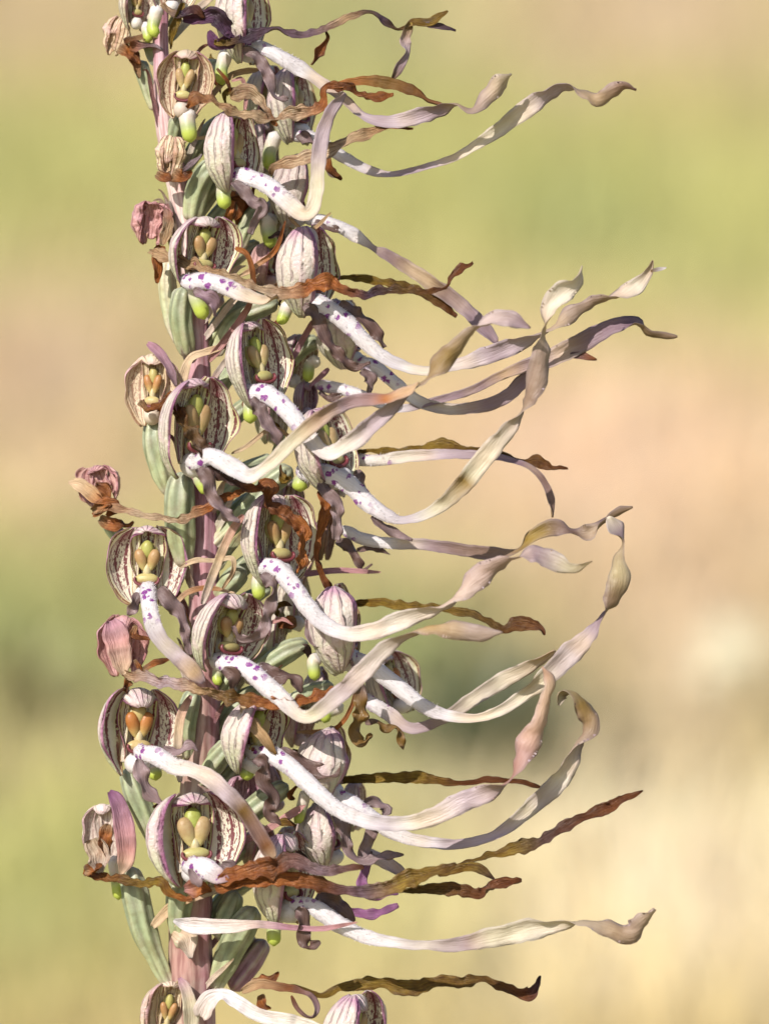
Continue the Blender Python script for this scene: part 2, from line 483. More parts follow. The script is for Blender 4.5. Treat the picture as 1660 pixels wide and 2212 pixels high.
def blob(mb, c, ax, radii, colr, nu=14, nv=9, rim=None, pear=0.0, end=None):
    """ellipsoid about c with axes ax (three unit vectors); rim = (axis, level, colour) colours one end"""
    rows = []
    for i in range(nv + 1):
        th = math.pi * i / nv
        row = []
        for j in range(nu):
            ph = 2 * math.pi * j / nu
            l = (math.sin(th) * math.cos(ph), math.sin(th) * math.sin(ph), math.cos(th))
            k = 1 + pear * l[2]
            p = c + ax[0] * l[0] * radii[0] * k + ax[1] * l[1] * radii[1] * k + ax[2] * l[2] * radii[2]
            cc = colr if end is None else mixc(colr, end, smooth(.2, -1, l[2]))
            if rim: cc = mixc(colr, rim[2], smooth(rim[1] - .12, rim[1] + .12, l[rim[0]]))
            row.append(mb.vert(p, cc + (0,), (j / nu, i / nv)))
            if i in (0, nv): break
        rows.append(row)
    for i in range(nv):
        a, b_ = rows[i], rows[i + 1]
        for j in range(nu):
            j2 = (j + 1) % nu
            if len(a) == 1: mb.face((a[0], b_[j], b_[j2]))
            elif len(b_) == 1: mb.face((a[j], b_[0], a[j2]))
            else: mb.face((a[j], b_[j], b_[j2], a[j2]))

def petal(mb, fn, dry, dry_shade_col, crumple, size, seed, nu=16, nv=26, thick=3.2, wave=0.0):
    """two-layer shell: fn(u, v) -> (point, outward); material 0 = outside, 1 = inside"""
    lay = []
    cc = C[dry_shade_col] + (dry,)
    for lz in (1, -1):
        g = []
        for i in range(nv + 1):
            v = i / nv
            row = []
            for j in range(nu + 1):
                u = j / nu
                p, nrm = fn(u, v)
                q = p / (size * .28)
                if crumple:
                    a = noise.noise(q + Vector((seed * 3.3, 0, 0))) + .5 * noise.noise(q * 2.3 + Vector((0, seed * 2.1, 0))) + .35 * noise.noise(q * 4.9 + Vector((0, seed * 5.1, 1)))
                    p = p + nrm * a * crumple * size
                if wave:
                    eb = smooth(.55, 1.0, abs(u - .5) * 2)
                    p = p + nrm * wave * size * eb * noise.noise(Vector((v * 4.0, u * 2 + seed, seed * 1.1)))
                eg = math.sqrt(max(.02, 1 - (abs(u - .5) * 2) ** 6))
                # thickened rolled margin
                tk = thick * (1 + .5 * smooth(.80, .93, abs(u - .5) * 2)) * eg
                row.append(mb.vert(p + nrm * lz * tk * .5 * K, cc, (u, v)))
            g.append(row)
        lay.append(g)
    for li, g in enumerate(lay):
        for i in range(nv):
            for j in range(nu):
                q = (g[i][j], g[i][j + 1], g[i + 1][j + 1], g[i + 1][j])
                mb.face(q if li == 0 else q[::-1], li)
    a, b_ = lay
    for i in range(nv):
        mb.face((a[i + 1][0], b_[i + 1][0], b_[i][0], a[i][0]), 0)
        mb.face((a[i][nu], b_[i][nu], b_[i + 1][nu], a[i + 1][nu]), 0)
    for j in range(nu):
        mb.face((a[0][j], b_[0][j], b_[0][j + 1], a[0][j + 1]), 0)
        mb.face((a[nv][j + 1], b_[nv][j + 1], b_[nv][j], a[nv][j]), 0)

# ------------------------------------------------------------------ the setting
def hill(x, y):
    z = 0.0
    if y > 1.2:
        s = min(1, (y - 1.2) / .9)
        z += .28 * (y - 1.2 - .45 * (1 - (1 - s) ** 2)) if y > 2.1 else .28 * (y - 1.2) ** 2 / 1.8
    if y > 16: z -= .22 * (y - 16)
    z += (.03 * noise.noise(Vector((x * .8, y * .8, 0))) + .015 * noise.noise(Vector((x * 2.5, y * 2.5, 4)))) * min(1, max(0, (abs(y) - .3)))
    return z

# patches of the meadow: centre (x, y) in metres on the slope, radii, colour, weight
def at_photo(x, y):
    lo, hi = 0.0, 14.0
    dz = (1106 - y) * K / DIST
    for _ in range(40):
        mid = (lo + hi) / 2
        h = .28 * (mid - 1.2 - .45) if mid > 2.1 else (.28 * (mid - 1.2) ** 2 / 1.8 if mid > 1.2 else 0)
        if CAMZ + dz * (mid + DIST) > h: lo = mid
        else: hi = mid
    yy = (lo + hi) / 2
    return (x - 830) * K / DIST * (yy + DIST), yy

TAN, PEACH, STRAW, YG, GRN, DGR, BRN = (.58, .44, .32), (.74, .55, .41), (.88, .73, .57), (.46, .455, .19), (.31, .35, .16), (.045, .06, .03), (.42, .31, .20)
PATCH = []
for x, y, rx, ry, c, wgt in [
    (60, 60, 300, 120, TAN, .8), (80, 400, 330, 170, YG, .9), (60, 820, 330, 190, TAN, 1), (150, 1080, 260, 90, PEACH, .7),
    (20, 1500, 260, 140, GRN, .8), (60, 1680, 220, 80, TAN, .8), (60, 2010, 380, 260, YG, 1.0),
    (780, 90, 230, 120, GRN, .75), (1400, 60, 420, 130, TAN, .9), (1200, 450, 620, 170, YG, 1.0), (1250, 525, 150, 60, GRN, .8),
    (1560, 640, 260, 110, YG, .6), (1300, 1000, 600, 240, PEACH, 1), (900, 1430, 230, 90, GRN, .9), (1055, 1640, 200, 130, DGR, .9),
    (850, 1700, 230, 150, GRN, .7), (1480, 1330, 260, 160, TAN, .9), (1480, 1620, 260, 130, BRN, .7), (1540, 1490, 95, 42, STRAW, .9),  # last pale patch paints a bright glint into the grass colour
    (1400, 2020, 560, 300, STRAW, 1), (850, 2080, 260, 150, YG, .6)]:
    gx, gy = at_photo(x, y)
    k = K / DIST * (gy + DIST)
    gy2 = at_photo(x, y - ry)[1]; gy1 = at_photo(x, y + ry)[1]
    PATCH.append((gx, gy, rx * k, max(.08, (gy2 - gy1) * .5), c, wgt))

def meadow_colour(x, y):
    c = (.58, .46, .24)
    n = noise.noise(Vector((x * 1.7, y * 1.1, 7.0)))
    c = mixc(c, YG, .5 + .5 * max(-1, min(1, n * 1.8)))
    for gx, gy, rx, ry, pc, wgt in PATCH:
        e = ((x - gx) / rx) ** 2 + ((y - gy) / ry) ** 2
        if e < 6:
            c = mixc(c, pc, wgt * math.exp(-e * .8))
    return c

def build_ground():
    xs = np.concatenate([np.linspace(-400, -8, 14), np.linspace(-6, -2, 9), np.linspace(-1.8, 1.8, 73), np.linspace(2, 6, 9), np.linspace(8, 400, 14)])
    ys = np.concatenate([np.linspace(-400, -6, 14), np.linspace(-4, 0, 9), np.linspace(.2, 8, 110), np.linspace(8.5, 24, 16), np.linspace(40, 400, 12)])
    mb = MB()
    idx = []
    for y in ys:
        row = []
        for x in xs:
            yy = min(y, 24.0)
            row.append(mb.vert((x, y, hill(x, yy)), tuple(q * .75 for q in meadow_colour(x, y)) + (0,), (x, y)))
        idx.append(row)
    for i in range(len(ys) - 1):
        for j in range(len(xs) - 1):
            mb.face((idx[i][j], idx[i][j + 1], idx[i + 1][j + 1], idx[i + 1][j]))
    gm = plain_mat('meadow_soil', .9, 0, scale=9., tint=(.62, .58, .5), amt=.45, spec=.1)
    o = mb.build('ground', gm)
    o['kind'] = 'structure'
    o['label'] = 'sunlit meadow slope of dry straw and green grass behind the orchid'

def build_grass():
    rng = np.random.default_rng(3)
    n = 26000
    V = np.zeros((n, 5, 3), np.float32); CC = np.ones((n, 5, 4), np.float32)
    i = 0
    while i < n:
        y = 1.2 + 7.0 * rng.random() ** 1.3
        x = (rng.random() * 2 - 1) * (.25 + .17 * (y + .7))
        c = meadow_colour(x, y)
        green = c[1] / c[0]
        h = (.030 + .05 * rng.random()) * (1.2 if green > .95 else 1.0) * (1 + .12 * y)
        a = rng.random() * 6.283; lean = rng.random() * .7 + .1; b_ = rng.random() * 6.283
        wd = .0016 + .0016 * rng.random()
        z = hill(x, y) - .004
        sx, sy = math.cos(a) * wd, math.sin(a) * wd
        lx, ly = math.cos(b_) * lean * h, math.sin(b_) * lean * h
        V[i] = [(x - sx, y - sy, z), (x + sx, y + sy, z), (x - sx * .7 + lx * .35, y - sy * .7 + ly * .35, z + h * .6),
                (x + sx * .7 + lx * .35, y + sy * .7 + ly * .35, z + h * .6), (x + lx, y + ly, z + h)]
        j = .75 + .5 * rng.random()
        CC[i, :, :3] = [min(.9, c[0] * j * 1.05), min(.9, c[1] * j * 1.05), c[2] * j]
        i += 1
    me = bpy.data.meshes.new('grass')
    base_ = np.arange(n)[:, None] * 5
    q = (base_ + np.array([0, 1, 3, 2])).tolist(); tr = (base_ + np.array([2, 3, 4])).tolist()
    me.from_pydata(V.reshape(-1, 3).tolist(), [], q + tr)
    at = me.color_attributes.new('col', 'FLOAT_COLOR', 'POINT')
    at.data.foreach_set('color', CC.ravel())
    me.uv_layers.new(name='uv')
    me.materials.append(plain_mat('grass_blade', .55, .3, scale=60., tint=(.8, .8, .6), spec=.2))
    o = bpy.data.objects.new('grass', me); col.objects.link(o)
    o['kind'] = 'stuff'; o['label'] = 'mixed green and straw grass blades covering the meadow slope'; o['category'] = 'grass'

build_ground()
build_grass()

def leafy_clump(x, y, h, n, label, c0, c1, spread=1.0):
    gx, gy = at_photo(x, y)
    o = Vector((gx, gy, hill(gx, gy)))
    root = bpy.data.objects.new('leafy_clump', None); col.objects.link(root); root.location = o
    ORIGIN[root.name] = o
    root['label'] = label; root['category'] = 'plant'; root['group'] = 'leafy clumps on the slope'
    rr = random.Random(int(x))
    for i in range(n):
        a = rr.uniform(0, 6.283); ln = h * rr.uniform(.7, 1.2); out = rr.uniform(.2, .9) * spread
        mb = MB(); c = mixc(c0, c1, rr.random()); ring = []
        d = Vector((math.cos(a), math.sin(a), 0)); sd_ = Vector((-d.y, d.x, 0))
        m = 7
        b0 = o + d * rr.uniform(0, .25) * h + Vector((0, 0, -.005))
        for q in range(m):
            t = q / (m - 1)
            ctr = b0 + d * ln * out * t ** 1.4 + Vector((0, 0, ln * (t - .45 * out * t * t)))
            w_ = h * .13 * (math.sin(math.pi * (.12 + .86 * t)) ** .8)
            ring.append([mb.vert(ctr + sd_ * w_ * k + Vector((0, 0, abs(k) * w_ * .35)), c + (0,)) for k in (-1, 0, 1)])
        for q in range(m - 1):
            for k in range(2):
                mb.face((ring[q][k], ring[q][k + 1], ring[q + 1][k + 1], ring[q + 1][k]))
        mb.build('leaf', LEAFM, root, b0)

LEAFM = plain_mat('leaf_tissue', .5, .2, scale=40., tint=(.7, .75, .6))
leafy_clump(1060, 1745, .12, 24, 'broad dull green leafy clump on the slope behind the twisted lips', (.07, .085, .045), (.13, .15, .08), 1.2)
leafy_clump(890, 1540, .09, 16, 'low bright green leafy clump beside the broad dull green clump', (.26, .32, .12), (.36, .40, .16), 1.2)
leafy_clump(10, 1590, .10, 16, 'olive green leafy clump on the slope beside the withered pink flowers', (.30, .31, .15), (.40, .38, .20), 1.3)
leafy_clump(1250, 545, .07, 6, 'small dull green leafy clump high on the meadow slope', (.30, .33, .14), (.40, .41, .18), 1.2)

def glint_or_seed_head(x, y, h, r, label):  # also builds the pale puff that imitates a blurred glint
    gx, gy = at_photo(x, y)
    o = Vector((gx, gy - .05, hill(gx, gy - .05)))
    root = bpy.data.objects.new('glint_or_seed_puff', None); col.objects.link(root); root.location = o
    ORIGIN[root.name] = o
    root['label'] = label; root['category'] = 'plant'; root['group'] = 'pale seed heads in the grass'
    mb = MB()
    for q in range(7):
        for k in range(6):
            an = k / 6 * 6.283
            mb.vert(o + Vector((math.cos(an) * .0016 + .01 * (q / 6) ** 2, math.sin(an) * .0016, h * q / 6)), (.6, .5, .3, 0))
    for q in range(6):
        for k in range(6):
            mb.face((q * 6 + k, q * 6 + (k + 1) % 6, q * 6 + 6 + (k + 1) % 6, q * 6 + 6 + k))
    mb.build('stalk', LEAFM, root, o)
    mb = MB(); rr = random.Random(int(y)); cc = o + Vector((.01, 0, h))
    blob(mb, cc, (Vector((1, 0, 0)), Vector((0, 1, 0)), Vector((0, 0, 1))), (r * .6, r * .6, r * .7), (.90, .84, .68))
    for q in range(160):
        d = Vector((rr.gauss(0, 1), rr.gauss(0, 1), rr.gauss(.3, 1))).normalized(); sd_ = d.orthogonal().normalized() * r * .09
        i = [mb.vert(p_, (.90, .84, .68, 0)) for p_ in (cc + sd_ + d * r * .4, cc - sd_ + d * r * .4, cc + d * r * rr.uniform(.9, 1.2))]
        mb.face(i)
    mb.build('glint_or_seed_tuft', LEAFM, root, o)
glint_or_seed_head(1545, 1560, .075, .030, 'pale round puff standing in for a bright glint in the tan grass')  # added bright puff, imitates a blurred sun glint
glint_or_seed_head(1490, 1580, .06, .012, 'smaller pale seed head leaning next to the round puff')

# ------------------------------------------------------------------ the orchid
base_pt = Vector((P(420, 0).x, 0, 0))
orchid = bpy.data.objects.new('lizard_orchid', None)
orchid.empty_display_size = .05
col.objects.link(orchid)
orchid.location = base_pt
ORIGIN[orchid.name] = base_pt
orchid['label'] = 'tall lizard orchid spike with striped hooded flowers and long twisted ribbon lips'
orchid['category'] = 'orchid'

zb = 1106 + CAMZ / K
mb = MB()
tube(mb, [(352, -160, 0, 13), (350, -20, 0, 15), (348, 120, 0, 17), (360, 280, 0, 21), (392, 430, 0, 25), (418, 620, 0, 26), (430, 850, 0, 27),
          (440, 1110, 0, 29), (442, 1350, 0, 33), (438, 1560, 0, 36), (425, 1780, 0, 40), (412, 1960, 0, 44), (412, 2110, 0, 47),
          (418, 2230, 0, 48), (424, 2600, 0, 52), (424, 3600, 0, 62), (420, 4900, 0, 70), (420, zb + 80, 0, 76)],
     [(0, 'GL'), (.03, 'PP'), (.10, 'PW'), (.2, 'PP'), (.30, 'SB'), (.45, 'SB'), (.6, 'GR'), (1, 'GR')], seg=36, ridges=7, ramp=.05, twist=3.0, lump=.10,
     side=('PP', math.pi, .75), n=240, endcap=False)
stem = mb.build('stem', M['stem'], orchid, base_pt)

# basal leaves and stem leaves, below the picture
for k, (a, ln) in enumerate([(.3, 1500), (1.7, 1300), (2.9, 1600), (4.1, 1350), (5.3, 1450)]):
    mb = MB()
    cx, sn = math.cos(a), math.sin(a)
    ribbon(mb, [(420 + 60 * cx, zb - 30, 60 * sn, 120, 80), (420 + .35 * ln * cx, zb - 420, .35 * ln * sn, 420, 80), (420 + .7 * ln * cx, zb - 420, .7 * ln * sn, 460, 80),
                (420 + ln * cx, zb - 120, ln * sn, 160, 80)], [(0, 'GL'), (.6, 'GR'), (1, 'TN')], thick=(8, 8), curl=.25, seed=k)
    mb.build('leaf', M['green'], orchid, base_pt)

flower_no = [0]
WHITE_LIP = [(0, 'W'), (.34, 'W'), (.5, 'LI'), (.75, 'WC'), (1, 'PG')]

def flower(c, W, H, yaw, roll=0, pitch=0, dry=0.0, dry_shade_col='TN', spread=1.0, crumple=0.0, nearopen=1.0, column=True, coldry=0.0,  # dry also carries shade painted onto a few fresh hoods
           lip=None, lipc=None, wf=.34, spot=.24, lobes=(), spur=None, ovary=None, strips=(), lipdry=False, throat=True, wave=.085, lipcurl=.40, lobecol='LB',
           backcol='OL', seed=None, faropen=1.0, capf=1.0):
    flower_no[0] += 1
    sdn = seed if seed is not None else flower_no[0]
    O = P(*c)
    crumple = max(crumple, .014)
    RV = random.Random(int(sdn * 131) + 5)
    ys, rl, pt = rad(yaw + RV.uniform(-5, 5)), rad(roll + RV.uniform(-5, 5)), rad(pitch + RV.uniform(-10, 8))
    nearopen *= RV.uniform(.88, 1.12); faropen *= RV.uniform(.86, 1.08); capf *= RV.uniform(.93, 1.08)
    coldry = min(1, coldry + RV.choice([0, 0, .1, .25])); cs = RV.uniform(.86, 1.12)
    f = Vector((math.sin(ys), -math.cos(ys), 0)); s = Vector((math.cos(ys), math.sin(ys), 0)); u = Vector((0, 0, 1))
    Rp = Matrix.Rotation(-pt, 3, s); f = Rp @ f; u = Rp @ u
    Rr = Matrix.Rotation(rl, 3, Vector((0, 1, 0)))
    f, s, u = Rr @ f, Rr @ s, Rr @ u
    a = cdp = W * .5 * 1.04 * K
    b_ = H * .5 * K
    size = (W + H) * .5 * K
    R_ = random.Random(int(sdn * 97))
    j1, j2, j3, j4 = (R_.uniform(-1, 1) for _ in range(4))
    turn = smooth(8, 42, abs(yaw)) * (1 if yaw >= 0 else -1)
    def dorsal(uu, v):
        al = math.pi * (.78 - (.99 + .05 * j1) * v * capf)
        ph = rad(-80 + 160 * uu)
        hw = a * .50 * (.60 + .40 * smooth(0, .45, v)) * math.sqrt(max(.02, 1 - max(0, (v - .58) / .43) ** 2.4))
        nn = (-f * math.sin(al) + u * math.cos(al)).normalized()
        p = O - s * a * .10 * turn + f * cdp * .04 - f * cdp * .44 * math.sin(al) + u * b_ * .97 * math.cos(al) + s * hw * math.sin(ph) - nn * hw * (1 - math.cos(ph)) * .8
        return p, (nn * math.cos(ph) + s * math.sin(ph)).normalized()
    def wing(sg, opn):
        fold = smooth(-.3, 1, -sg * turn)                 # the wing turned away from the open side folds forward
        flat = 1 - fold
        p0, p1 = 30 - 50 * flat - 34 * fold * smooth(38, 55, abs(yaw)), 30 + 108 * opn - 22 * flat * (1 if opn <= 1.05 else 0)
        cw = .32 + fold * (.20 + .26 * smooth(38, 58, abs(yaw)))
        sw = .70 + .10 * flat
        ja, jb = (j2, j3) if sg > 0 else (j4, j1)
        def fn(uu, v):
            uu2 = uu if sg > 0 else 1 - uu
            ph = rad(p0 + (p1 - p0) * uu2)
            prof = max(0.0, math.sin(math.pi * (v ** (1.10 + .10 * ja)) * .98 + .02)) ** .56
            prof *= .92 + .12 * v
            ax = O + s * (sg * a * (.36 - .05 * flat - (.02 + .10 * fold) * v) * spread) + u * (b_ * (-1 + (1.96 + .06 * jb) * v)) + f * cdp * (-.12 + .20 * v)
            fl = 1 + .20 * smooth(75, 130, math.degrees(ph))
            e = s * sg * math.sin(ph) * a * sw * fl - f * math.cos(ph) * cdp * cw
            # a lengthwise pleat, as in a keeled petal
            nrm = (s * sg * math.sin(ph) * cw / .62 - f * math.cos(ph) + u * (v - .5) * .9).normalized()
            pl = math.exp(-((uu2 - .42) / .13) ** 2) * .05 * a * prof
            return ax + e * prof + nrm * pl, nrm
        return fn
    mb = MB()
    petal(mb, dorsal, dry, dry_shade_col, crumple, size, sdn, nu=14, nv=22, wave=wave * .6)
    fo = mb.build('flower', [M['hout'], M['hin']], orchid, O)
    for sg, op in ((-1, nearopen), (1, faropen)):
        mb = MB()
        petal(mb, wing(sg, op), dry, dry_shade_col, crumple, size, sdn + sg * .37, wave=wave)
        mb.build('sepal', [M['hout'], M['hin']], fo, O)
    if column:
        for sg in (-1, 1):
            mb = MB()
            def inner(uu, v, sg=sg):
                al = math.pi * (.80 - .84 * v)
                x_ = (uu - .5) * 2
                hw = a * .13 * math.sin(math.pi * (.10 + .84 * v)) ** .6
                nn = (-f * math.sin(al) * .8 + u * math.cos(al) + s * sg * .5).normalized()
                p = O + s * sg * a * (.36 - .10 * v * v) - f * cdp * (.34 * math.sin(al) - .05) + u * b_ * .86 * math.cos(al) + (s * .75 - f * sg * .65) * sg * x_ * hw * sg - nn * hw * x_ * x_ * .4
                return p, nn
            petal(mb, inner, min(1, dry + .0), dry_shade_col, crumple, size, sdn + sg * .71, nu=8, nv=18, wave=.03)
            mb.build('petal', [M['hout'], M['hin']], fo, O)
        g = mixc((.34, .38, .09), C['TN'], coldry * .6); an = mixc((.40, .29, .15), (.40, .16, .045), coldry)
        mb = MB()
        blob(mb, O + u * b_ * .40 - f * cdp * .03, (s, f, u), (a * .19 * cs, cdp * .15, b_ * .25 * cs), g, nu=18, nv=12)
        blob(mb, O + u * b_ * .26 - f * cdp * .17, (s, f, u), (a * .30, cdp * .11, b_ * .34), mixc(g, (.46, .40, .20), .5), nu=18, nv=12)
        blob(mb, O - u * b_ * .13 + f * cdp * .0, (s, f, u), (a * .12, cdp * .14, b_ * .20), mixc(g, (.60, .50, .32), .8))
        # stigma: a shallow pale bowl with a thin wine-coloured lower rim
        blob(mb, O - u * b_ * .33 + f * cdp * .06, (s, f, u), (a * .33, cdp * .15, b_ * .155), mixc((.46, .42, .17), C['TN'], coldry * .5), nu=20, nv=14, rim=None, end=(.24, .06, .07))
        n = 18
        rings = []
        for q in range(n + 1):
            an_ = rad(-112 + 224 * q / n)
            cc = O - u * b_ * (.33 + .15 * math.cos(an_)) + s * a * .33 * math.sin(an_) + f * cdp * (.17 + .03 * math.cos(an_))
            rr = a * (.030 + .022 * math.cos(an_ * .8))
            e1 = (-u * math.cos(an_) + s * math.sin(an_)); ring = []
            for j in range(8):
                aa = 2 * math.pi * j / 8
                ring.append(mb.vert(cc + e1 * rr * math.cos(aa) + f * rr * math.sin(aa) * 1.6, (.17, .04, .05, 0)))
            rings.append(ring)
        for q in range(n):
            for j in range(8):
                mb.face((rings[q][j], rings[q][(j + 1) % 8], rings[q + 1][(j + 1) % 8], rings[q + 1][j]))
        mb.build('column', M['column'], fo, O)
        for sg in (-1, 1):
            mb = MB()
            ax = (u * .94 + s * sg * .27).normalized(); sx = ax.cross(f).normalized()
            blob(mb, O + u * b_ * .14 + s * sg * a * .158 + f * cdp * .03, (sx, f, ax), (a * .168 * cs, cdp * .13, b_ * .31 * cs), an, nu=18, nv=12, pear=.34, end=mixc(an, (.62, .58, .24), .7))
            mb.build('anther', M['column'], fo, O)
    if throat:
        mb = MB()
        blob(mb, O - u * b_ * .72 - f * cdp * .02, (s, f, u), (a * .34, cdp * .40, b_ * .26), mixc(C['W'], C[dry_shade_col], dry * .9), nu=18, nv=10)
        mb.build('throat', M['hair'], fo, O)
    if lip:
        mb = MB(); hb = MB()
        if not lipdry and throat:
            l0, l1 = lip[0], lip[1]
            lip = [(l0[0] - .25 * (l1[0] - l0[0]), l0[1] - .035 * H, c[2] - .02 * W, l0[3] * .9, l0[4]),
                   (l0[0] + .15 * (l1[0] - l0[0]), l0[1] + .15 * (l1[1] - l0[1]) + 6, l0[2] - .06 * W, l0[3] * 1.15, l0[4])] + list(lip[1:])
        if lipdry:
            ribbon(mb, lip, lipc or [(0, 'TN'), (.5, 'OR'), (1, 'BR')], thick=(2.4, 1.8), curl=.45, crinkle=.8, seed=sdn * 1.3, back=.25, backcol='OR')
            mb.build('lip', M['dry'], fo, O)
        else:
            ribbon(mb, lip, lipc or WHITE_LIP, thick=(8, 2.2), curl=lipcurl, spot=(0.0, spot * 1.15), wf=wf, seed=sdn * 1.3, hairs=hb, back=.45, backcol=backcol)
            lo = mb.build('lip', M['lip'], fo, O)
            if hb.f:
                h = hb.build('lip_hairs', M['hair'], fo, O, flat=True); h['kind'] = 'stuff'
    for q, lb in enumerate(lobes):
        mb = MB()
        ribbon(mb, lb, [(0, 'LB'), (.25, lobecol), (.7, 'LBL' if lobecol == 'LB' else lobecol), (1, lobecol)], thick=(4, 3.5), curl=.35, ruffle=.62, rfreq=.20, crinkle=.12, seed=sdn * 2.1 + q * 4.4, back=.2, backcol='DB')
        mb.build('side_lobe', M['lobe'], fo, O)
    if spur:
        x0, y0, x1, y1, wd = spur
        mb = MB(); d = c[2] - 4
        tx, ty = c[0] + (x0 - c[0]) * .75, min(y0 - 14, c[1] + H * .34)
        tube(mb, [(tx, ty, c[2], wd * .50), ((tx + x0) / 2, (ty + y0) / 2, d, wd * .48), (x0, y0, d + 4, wd * .43), ((x0 + x1) / 2, (y0 + y1) / 2, d + 8, wd * .42), (x1, y1, d + 10, wd * .34)],
             [(0, 'W'), (.35, 'PW'), (.55, 'GL'), (.75, 'GY'), (1, 'GY')], seg=16)
        mb.build('spur', M['spur'], fo, O)
    if ovary:
        mb = MB()
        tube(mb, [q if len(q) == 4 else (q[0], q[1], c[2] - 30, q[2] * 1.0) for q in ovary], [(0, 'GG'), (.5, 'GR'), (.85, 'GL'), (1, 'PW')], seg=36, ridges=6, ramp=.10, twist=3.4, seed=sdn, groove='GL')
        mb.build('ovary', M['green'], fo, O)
    for q, (nm, pts, stp, cr) in enumerate(strips):
        mb = MB()
        ribbon(mb, pts, stp, thick=(2, 2), curl=.5, crinkle=cr, seed=sdn * 3.7 + q * 2.9, back=.2, backcol='OR')
        mb.build(nm, M['dry'] if cr > .2 else M['bract'], fo, O)
    return fo

def bract(pts, stops, cr=.1, nm='bract', mat=None):
    mb = MB()
    ribbon(mb, pts, stops, thick=(2, 1.8), curl=.5, crinkle=cr, seed=random.random() * 50, back=.15, backcol='TN')
    o = P(*pts[0][:3])
    return mb.build(nm, M[mat] if mat else (M['dry'] if cr > .25 else M['bract']), orchid, o)

def ovary_only(pts, stops=None, nm='ovary'):
    mb = MB()
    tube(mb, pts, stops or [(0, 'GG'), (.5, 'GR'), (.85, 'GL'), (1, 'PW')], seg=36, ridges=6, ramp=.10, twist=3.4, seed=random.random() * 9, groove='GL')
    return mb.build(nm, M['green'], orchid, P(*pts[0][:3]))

OLIVE = [(0, 'OL'), (.4, 'OL'), (.75, 'OB'), (1, 'BR')]
RUST = [(0, 'TN'), (.35, 'OR'), (.7, 'BR'), (1, 'OR')]
STRAWC = [(0, 'ST'), (.6, 'ST'), (1, 'TN')]

# ---------------- flowers from the top of the spike downwards; (x, y, depth, width, roll) along each lip
# pale hood cropped by the top edge
flower((296, 10, 10), 74, 110, 30, dry=.45, dry_shade_col='CR', spur=(318, 70, 322, 92, 26), wave=.06)
flower((372, -30, 60), 90, 120, 20, dry=.3, dry_shade_col='CR', spur=(330, 60, 338, 80, 30),
       strips=[('petal', [(350, 10, 100, 20, 20), (385, 35, 115, 22, 40), (420, 20, 115, 26, 10), (440, 40, 110, 18, 60)], [(0, 'TN'), (.5, 'DK'), (1, 'BR')], .6),
               ('petal', [(395, 5, 110, 18, 20), (380, 45, 115, 22, 30), (370, 85, 110, 14, 20), (366, 105, 105, 10, 50)], [(0, 'OL'), (1, 'OL')], .4)])
# F1 big hood at the top with the dark dried ribbon
flower((532, 40, 40), 138, 194, 58, roll=-4,
       lip=[(522, 92, 78, 34, 20), (570, 105, 88, 38, 20), (630, 138, 92, 40, 15), (690, 178, 92, 28, 10), (740, 214, 96, 26, 25), (780, 250, 100, 24, 40), (835, 264, 104, 30, 20),
            (895, 253, 108, 38, -10), (950, 235, 112, 34, -40), (984, 225, 112, 20, -75), (1018, 238, 110, 30, -120), (1052, 206, 106, 38, -170), (1082, 178, 104, 44, -215), (1104, 160, 100, 22, -260)],
       lipc=[(0, 'W'), (.28, 'W'), (.36, 'LI'), (.62, 'LI'), (.75, 'PG'), (.9, 'LI'), (1, 'WC')], wf=.3, spot=.13,
       lobes=[[(525, 110, 92, 20, 10), (552, 120, 104, 24, 20), (572, 148, 108, 26, 0), (586, 185, 108, 22, 20), (594, 208, 106, 20, 50), (622, 216, 104, 14, 20)]],
       spur=(478, 150, 480, 184, 32), ovary=[(470, 130, -6, 20), (452, 160, -14, 19), (430, 215, -20, 14)])
bract([(395, 42, 96, 22, 0), (432, 40, 106, 34, 10), (468, 32, 112, 44, -10), (488, 62, 108, 42, 15), (508, 78, 104, 40, -20), (470, 92, 110, 34, 40), (452, 66, 108, 24, 20)], [(0, 'PU'), (.4, 'DK'), (1, 'PU')], .35, 'dried_lip')
bract([(462, 92, 112, 26, 0), (500, 92, 112, 22, 30), (540, 80, 108, 30, 10), (590, 66, 104, 26, 60), (640, 76, 100, 22, 20), (700, 66, 98, 22, 40), (755, 38, 98, 20, 10), (805, 29, 96, 16, 50), (832, 50, 94, 22, 10),
       (860, 64, 92, 14, 80), (890, 52, 92, 26, 40), (930, 45, 92, 24, 0), (966, 22, 92, 16, 30)], [(0, 'OL'), (.12, 'DK'), (.4, 'MV'), (.55, 'TN'), (.7, 'DK'), (.8, 'OB'), (1, 'OL')], .45, 'dried_lip')
bract([(886, 48, 94, 20, 20), (874, 88, 92, 30, 10), (878, 112, 90, 16, 60), (862, 145, 90, 24, 20), (842, 176, 88, 16, 40)], [(0, 'OL'), (.4, 'LI'), (.7, 'PG'), (1, 'OB')], .2, 'dried_lip')
bract([(918, 52, 88, 16, 0), (950, 58, 88, 18, 40), (984, 66, 88, 14, 20)], [(0, 'PG'), (1, 'DK')], .4, 'dried_lip')
bract([(704, 66, 98, 10, 10), (706, 84, 96, 12, 30), (690, 112, 94, 26, 20), (672, 140, 92, 10, 60)], [(0, 'OB'), (.5, 'OR'), (1, 'BR')], .5, 'dried_lip')

